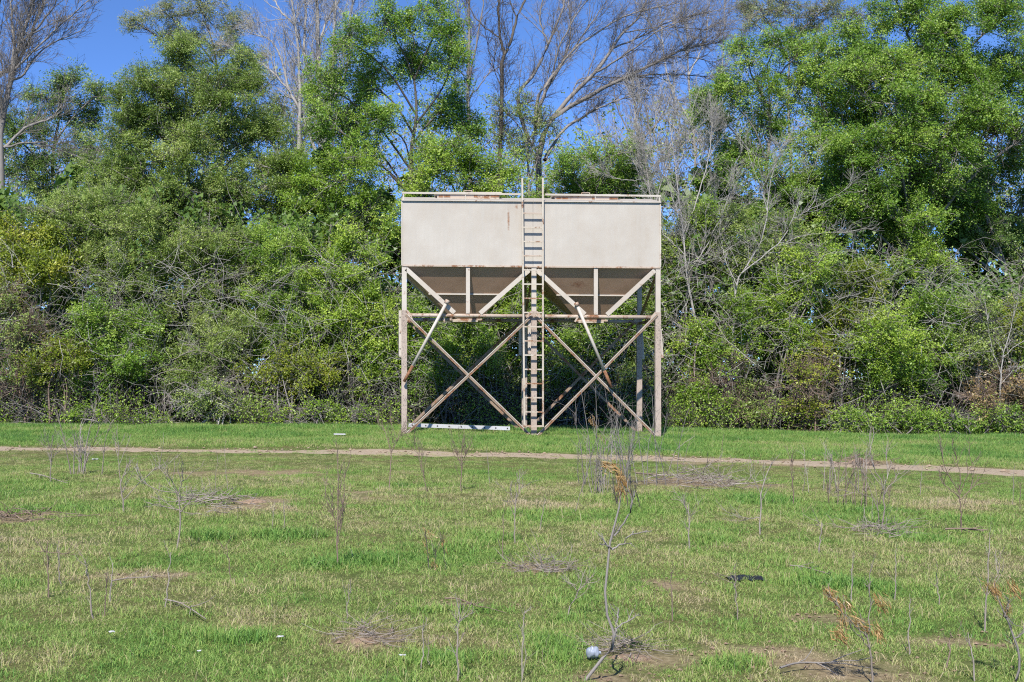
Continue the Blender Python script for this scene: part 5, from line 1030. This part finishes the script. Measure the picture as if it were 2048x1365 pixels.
brush('scatter of dark sticks at the left edge of the field', 45, 1032, 90, 6, 30, B_BROWN, 4, .25)
brush('heap of twigs by the dirt mound right of the track bend', 1725, 930, 50, 14, 40, B_BROWN, 5)
brush('scatter of sticks below the twin-stemmed sapling', 1750, 1062, 70, 8, 40, B_DEAD, 6, .2, .006)
brush('dry grass and twig heap on the bare soil by the plastic jug', 1250, 1302, 70, 3, 26, B_DEAD, 7, .12, .004)
brush('dry twig heap on the bare soil at the lower edge left of centre', 740, 1272, 55, 5, 24, B_DEAD, 8, .12, .004)

def stick(label, a, b, bend, r, bark, seed):
    A, B = ground_at(*a), ground_at(*b); rng = np.random.default_rng(8800 + seed); t = thing('fallen_stick', label, 'stick', A, 'fallen sticks lying in the grass')
    L = smooth_line([A + [0, 0, r + .012], A * .6 + B * .4 + np.array([0, bend, r + .02]), B + np.array([0, 0, r + .015])], 10); W = Wood(); W.add(L[None], np.linspace(r, r * .5, 11)[None], 5, .6)
    p, tg, tt, _ = along(L[None], 5, .3, 1, rng); S = grow(p, side_dirs(tg, rng.uniform(.3, .8, 5), rng) * np.array([1, 1, .4]), rng.uniform(.08, .25, 5), 3, .15, .02, rng); W2 = Wood(); W2.add(S, np.linspace(r * .5, r * .25, 4)[None].repeat(5, 0), 4, .6)
    W.build('stem', bark, t); W2.build('twigs', bark, t)
stick('long curved pale stick lying in the lower left grass', (330, 1205), (412, 1246), .05, .005, B_DEAD, 1)
stick('pale stick lying flat below the pronged far-left stalk', (222, 1168), (302, 1160), .0, .005, B_DEAD, 2)
stick('dark curved stick lying in the grass at centre', (890, 1203), (955, 1220), .05, .005, B_BROWN, 3)
stick('pale stick lying along the grass at the lower right', (1560, 1344), (1665, 1336), .03, .006, B_GREY, 4)
stick('thin stick lying below the black rag to the right', (1580, 1136), (1660, 1155), .04, .005, B_DEAD, 5)
stick('long brown stick left of the wide stick heap', (1272, 950), (1335, 958), .0, .012, B_BROWN, 6)
stick('brown stick below the vase-shaped sapling', (1890, 1063), (1975, 1066), .0, .009, B_BROWN, 7)
stick('pale stick lying below the pale dead stalks at left', (60, 950), (125, 968), .05, .009, B_DEAD, 8)

# ------------------------------------------------------------------ dirt mounds, stones, litter, beam
def mound(label, px, py, w, hgt, seed):
    c = ground_at(px, py); rx = w * c[1] / FPX; hz = hgt * c[1] / FPX; n, m = 28, 9; V = []
    for j in range(m):
        f = j / (m - 1)
        for i in range(n):
            a = i / n * 6.2832; k = 1 + .35 * (N1(np.array(9 * seed + 3 * math.cos(a)), np.array(3 * math.sin(a) + 9), 1.0) - .5)
            x, y = c[0] + rx * k * (1 - f) * math.cos(a), c[1] + rx * .55 * k * (1 - f) * math.sin(a)
            z = hz * (1 - (1 - f) ** 1.7) * (.75 + .5 * float(N2(np.array(x), np.array(y), .09))) + (.05 * hz if j else -.03)
            V.append((x, y, float(gz(x)) - .01 + z))
    F = [(j * n + i, j * n + (i + 1) % n, (j + 1) * n + (i + 1) % n, (j + 1) * n + i) for j in range(m - 1) for i in range(n)]
    o = mesh_q('dirt_mound', np.array(V), F, M_SOILPILE, None, None, True); o['label'] = label; o['category'] = 'dirt mound'; o['group'] = 'dirt mounds in the field'
M_SOILPILE, _nt, _b = new_mat('red_soil'); _n = noise(_nt, 40, 6, .75, coord='Object')
_nt.links.new(ramp(_nt, _n, [(.3, G(.15, .10, .065)), (.5, G(.30, .21, .14)), (.72, G(.45, .35, .255))]), _b.inputs['Base Color']); _b.inputs['Roughness'].default_value = .95
_bp = _nt.nodes.new('ShaderNodeBump'); _bp.inputs['Strength'].default_value = .8; _bp.inputs['Distance'].default_value = .03; _nt.links.new(_n, _bp.inputs['Height']); _nt.links.new(_bp.outputs[0], _b.inputs['Normal'])
mound('low red dirt mound right of the heap of brown sticks', 505, 1005, 34, 9, 1)
mound('small red dirt mound in the lower grass left of centre', 728, 1282, 30, 10, 2)
mound('low dirt mound on the near edge of the track at the right', 1722, 925, 26, 9, 3)
mound('low tan dirt hump by the plastic jug', 1262, 1312, 46, 8, 4)

def stones():
    rng = np.random.default_rng(4321); V, F, n0 = [], [], 0
    oct_v = np.array([(1, 0, 0), (-1, 0, 0), (0, 1, 0), (0, -1, 0), (0, 0, 1), (0, 0, -1)], float); oct_f = np.array([(0, 2, 4), (2, 1, 4), (1, 3, 4), (3, 0, 4), (2, 0, 5), (1, 2, 5), (3, 1, 5), (0, 3, 5)])
    for _ in range(700):
        x = rng.uniform(-10, 19); y = float(track_y(x)) + rng.normal(0, .42); s = rng.uniform(.008, .03) * (1.6 if rng.uniform() < .06 else 1)
        v = oct_v * s * rng.uniform(.6, 1.4, (6, 1)) * np.array([1.2, 1.0, .6]); a = rng.uniform(0, 6.28); ca, sa = math.cos(a), math.sin(a)
        v = np.stack([v[:, 0] * ca - v[:, 1] * sa, v[:, 0] * sa + v[:, 1] * ca, v[:, 2]], -1) + np.array([x, y, float(gz(x)) + float(lump(np.array(x), np.array(y))) + s * .2]); V.append(v); F.append(oct_f + n0); n0 += 6
    m, nt, b = new_mat('pale_stone'); nt.links.new(ramp(nt, noise(nt, 3, 3), [(.3, G(.20, .14, .09)), (.7, G(.36, .28, .20))]), b.inputs['Base Color']); b.inputs['Roughness'].default_value = .9
    o = mesh_q('gravel', np.concatenate(V), np.concatenate(F), m); o['kind'] = 'stuff'; o['label'] = 'small pale stones and clods along the dirt track'; o['category'] = 'gravel'
stones()

def clods():
    rng = np.random.default_rng(99); V, F, n0 = [], [], 0
    ov = np.array([(1, 0, 0), (-1, 0, 0), (0, 1, 0), (0, -1, 0), (0, 0, 1), (0, 0, -1)], float); of = np.array([(0, 2, 4), (2, 1, 4), (1, 3, 4), (3, 0, 4), (2, 0, 5), (1, 2, 5), (3, 1, 5), (0, 3, 5)])
    for cx, cyy, rx, ry in BW:
        for _ in range(int(22 + 26 * min(2, rx))):
            x, y = cx + rng.normal(0, .9) * rx, cyy + rng.normal(0, .9) * ry; s = rng.uniform(.003, .012)
            V.append(ov * s * rng.uniform(.5, 1.4, (6, 3)) * np.array([1.2, 1, .7]) + np.array([x, y, float(gz(x)) + float(lump(np.array(x), np.array(y))) - .010 + s * .4])); F.append(of + n0); n0 += 6
    o = mesh_q('soil_clods', np.concatenate(V), np.concatenate(F), M_SOILPILE); o['kind'] = 'stuff'; o['label'] = 'small clods of soil on the worn patches'; o['category'] = 'soil'
clods()

M_WHITE = paint('chalky_white_paint', (.50, .515, .54), .06, False, .0, .5)
# white punched channel lying in the grass under the left bay
a, b2 = P(817, 850.5, 28.4), P(1020, 857.5, 28.4)
bm = thing('steel_channel', 'white punched steel channel lying in the grass under the left bay', 'steel beam', (a[0], a[1], float(gz(a[0]))))
g = Geo(); g.channel(a, b2, .085, .06, .006); web = g.build('web', M_WHITE, bm)
u = unit(b2 - a); ln = np.linalg.norm(b2 - a)
for f in (.04, .17, .285, .40, .52, .63, .75, .86, .975):
    c = a + u * ln * f; g = Geo(); g.pipe(c + np.array([0, -.004, 0]), c + np.array([0, -.0005, 0]), .018, .018, 10); g.build('bolt_hole', M_DARKGAP, web)
# short white board by the track
c = ground_at(679, 873); bd = Geo(); bd.box(c + np.array([0, 0, .045]), (.12, .012, -.002), (-.006, .06, 0), (0, 0, .012))
o = bd.build('board_offcut', M_WHITE); o['label'] = 'short white board lying between the track and the thicket'; o['category'] = 'board'

# crushed clear plastic jug
def jug():
    c = ground_at(1185, 1316); r = 13.5 * c[1] / FPX; t = thing('plastic_jug', 'crushed clear bluish plastic jug lying by the crooked sapling', 'jug', c)
    m, nt, b = new_mat('clear_plastic'); b.inputs['Base Color'].default_value = (.38, .43, .52, 1); b.inputs['Roughness'].default_value = .22; b.inputs['Transmission Weight'].default_value = .3; b.inputs['IOR'].default_value = 1.35
    rng = np.random.default_rng(5); n, k = 26, 15; V = []
    for j in range(k + 1):
        f = j / k; xx = (f - .5) * 2; pr = (1 - abs(xx) ** 3.2) ** .45 if abs(xx) < 1 else 0
        for i in range(n):
            a = i / n * 6.2832; dent = 1 + .16 * math.sin(3 * a + 4 * f) * math.sin(9 * f) + .10 * (rng.uniform() - .5) - .14 * (1 if j in (5, 9) else 0)
            V.append((c[0] + xx * r * 1.0, c[1] + pr * r * .85 * dent * math.cos(a), c[2] + r * .80 + pr * r * .88 * dent * math.sin(a)))
    F = [(j * n + i, j * n + (i + 1) % n, (j + 1) * n + (i + 1) % n, (j + 1) * n + i) for j in range(k) for i in range(n)]
    mesh_q('body', np.array(V), F, m, t, None, True)
    g = Geo(); e = np.array([c[0] + r * .97, c[1] - r * .1, c[2] + r * .75]); g.pipe(e, e + np.array([r * .28, 0, r * .05]), r * .26, r * .24, 14); g.build('neck', m, t, True)
    mw, nt, b = new_mat('pale_band'); b.inputs['Base Color'].default_value = (.55, .58, .64, 1); b.inputs['Roughness'].default_value = .4
    B = []
    for i in range(n + 1):
        a = i / n * 6.2832
        for dx in (-.05, .05): B.append((c[0] + (dx - .02) * r, c[1] + r * .80 * math.cos(a), c[2] + r * .80 + r * .83 * math.sin(a)))
    mesh_q('crease_band', np.array(B), [(2 * i, 2 * i + 2, 2 * i + 3, 2 * i + 1) for i in range(n)], mw, t, None, True)
jug()

def rag():
    c = ground_at(1490, 1160); w = 33 * c[1] / FPX; nx, ny = 26, 10; rng = np.random.default_rng(3); m, nt, b = new_mat('black_plastic'); b.inputs['Base Color'].default_value = (.018, .018, .020, 1); b.inputs['Roughness'].default_value = .35
    X, Yg = np.meshgrid(np.linspace(-1, 1, nx), np.linspace(-1, 1, ny), indexing='ij'); z = .008 + .032 * N1(X * 3 + 7, Yg * 2 + 3, .5) * (1 - X ** 2 * .5) * (1 - Yg ** 2 * .8)
    V = np.stack([c[0] + X * w * (1 + .1 * N2(Yg + 4, X, .3)), c[1] + Yg * .10 * (.5 + .6 * N3(X * 2 + 9, Yg * 0, .4)), c[2] + z], -1).reshape(-1, 3)
    i, j = np.meshgrid(np.arange(nx - 1), np.arange(ny - 1), indexing='ij'); a = (i * ny + j).ravel(); o = mesh_q('plastic_rag', V, np.stack([a, a + ny, a + ny + 1, a + 1], -1), m); md = o.modifiers.new('thick', 'SOLIDIFY'); md.thickness = .004
    o['label'] = 'crumpled black plastic rag lying flat in the grass at right'; o['category'] = 'rag'
rag()
def scrap(label, px, py, s, seed):
    c = ground_at(px, py); s = s * c[1] / FPX; rng = np.random.default_rng(seed); n = 5; X, Y = np.meshgrid(np.linspace(-1, 1, n), np.linspace(-1, 1, n), indexing='ij')
    V = np.stack([c[0] + X * s * (1 + .3 * rng.normal(0, 1, X.shape) * .5), c[1] + Y * s * .8, c[2] + .035 + .5 * s * rng.uniform(0, 1, X.shape)], -1).reshape(-1, 3); i, j = np.meshgrid(np.arange(n - 1), np.arange(n - 1), indexing='ij'); a = (i * n + j).ravel()
    o = mesh_q('litter_scrap', V, np.stack([a, a + n, a + n + 1, a + 1], -1), M_WHITE); md = o.modifiers.new('thick', 'SOLIDIFY'); md.thickness = .002
    o['label'] = label; o['category'] = 'litter'; o['group'] = 'white litter scraps in the grass'
scrap('white litter scrap near the left edge below the track', 190, 925, 6, 1)
scrap('white litter scrap in the lower left grass', 224, 1279, 6, 2)
scrap('white crumpled litter scrap left of the lower dirt mound', 561, 1289, 6, 3)
scrap('white litter scrap near the lower edge left of centre', 805, 1327, 6, 4)
scrap('tiny white litter scrap right of the white scrap in the lower left', 398, 1318, 4, 5)
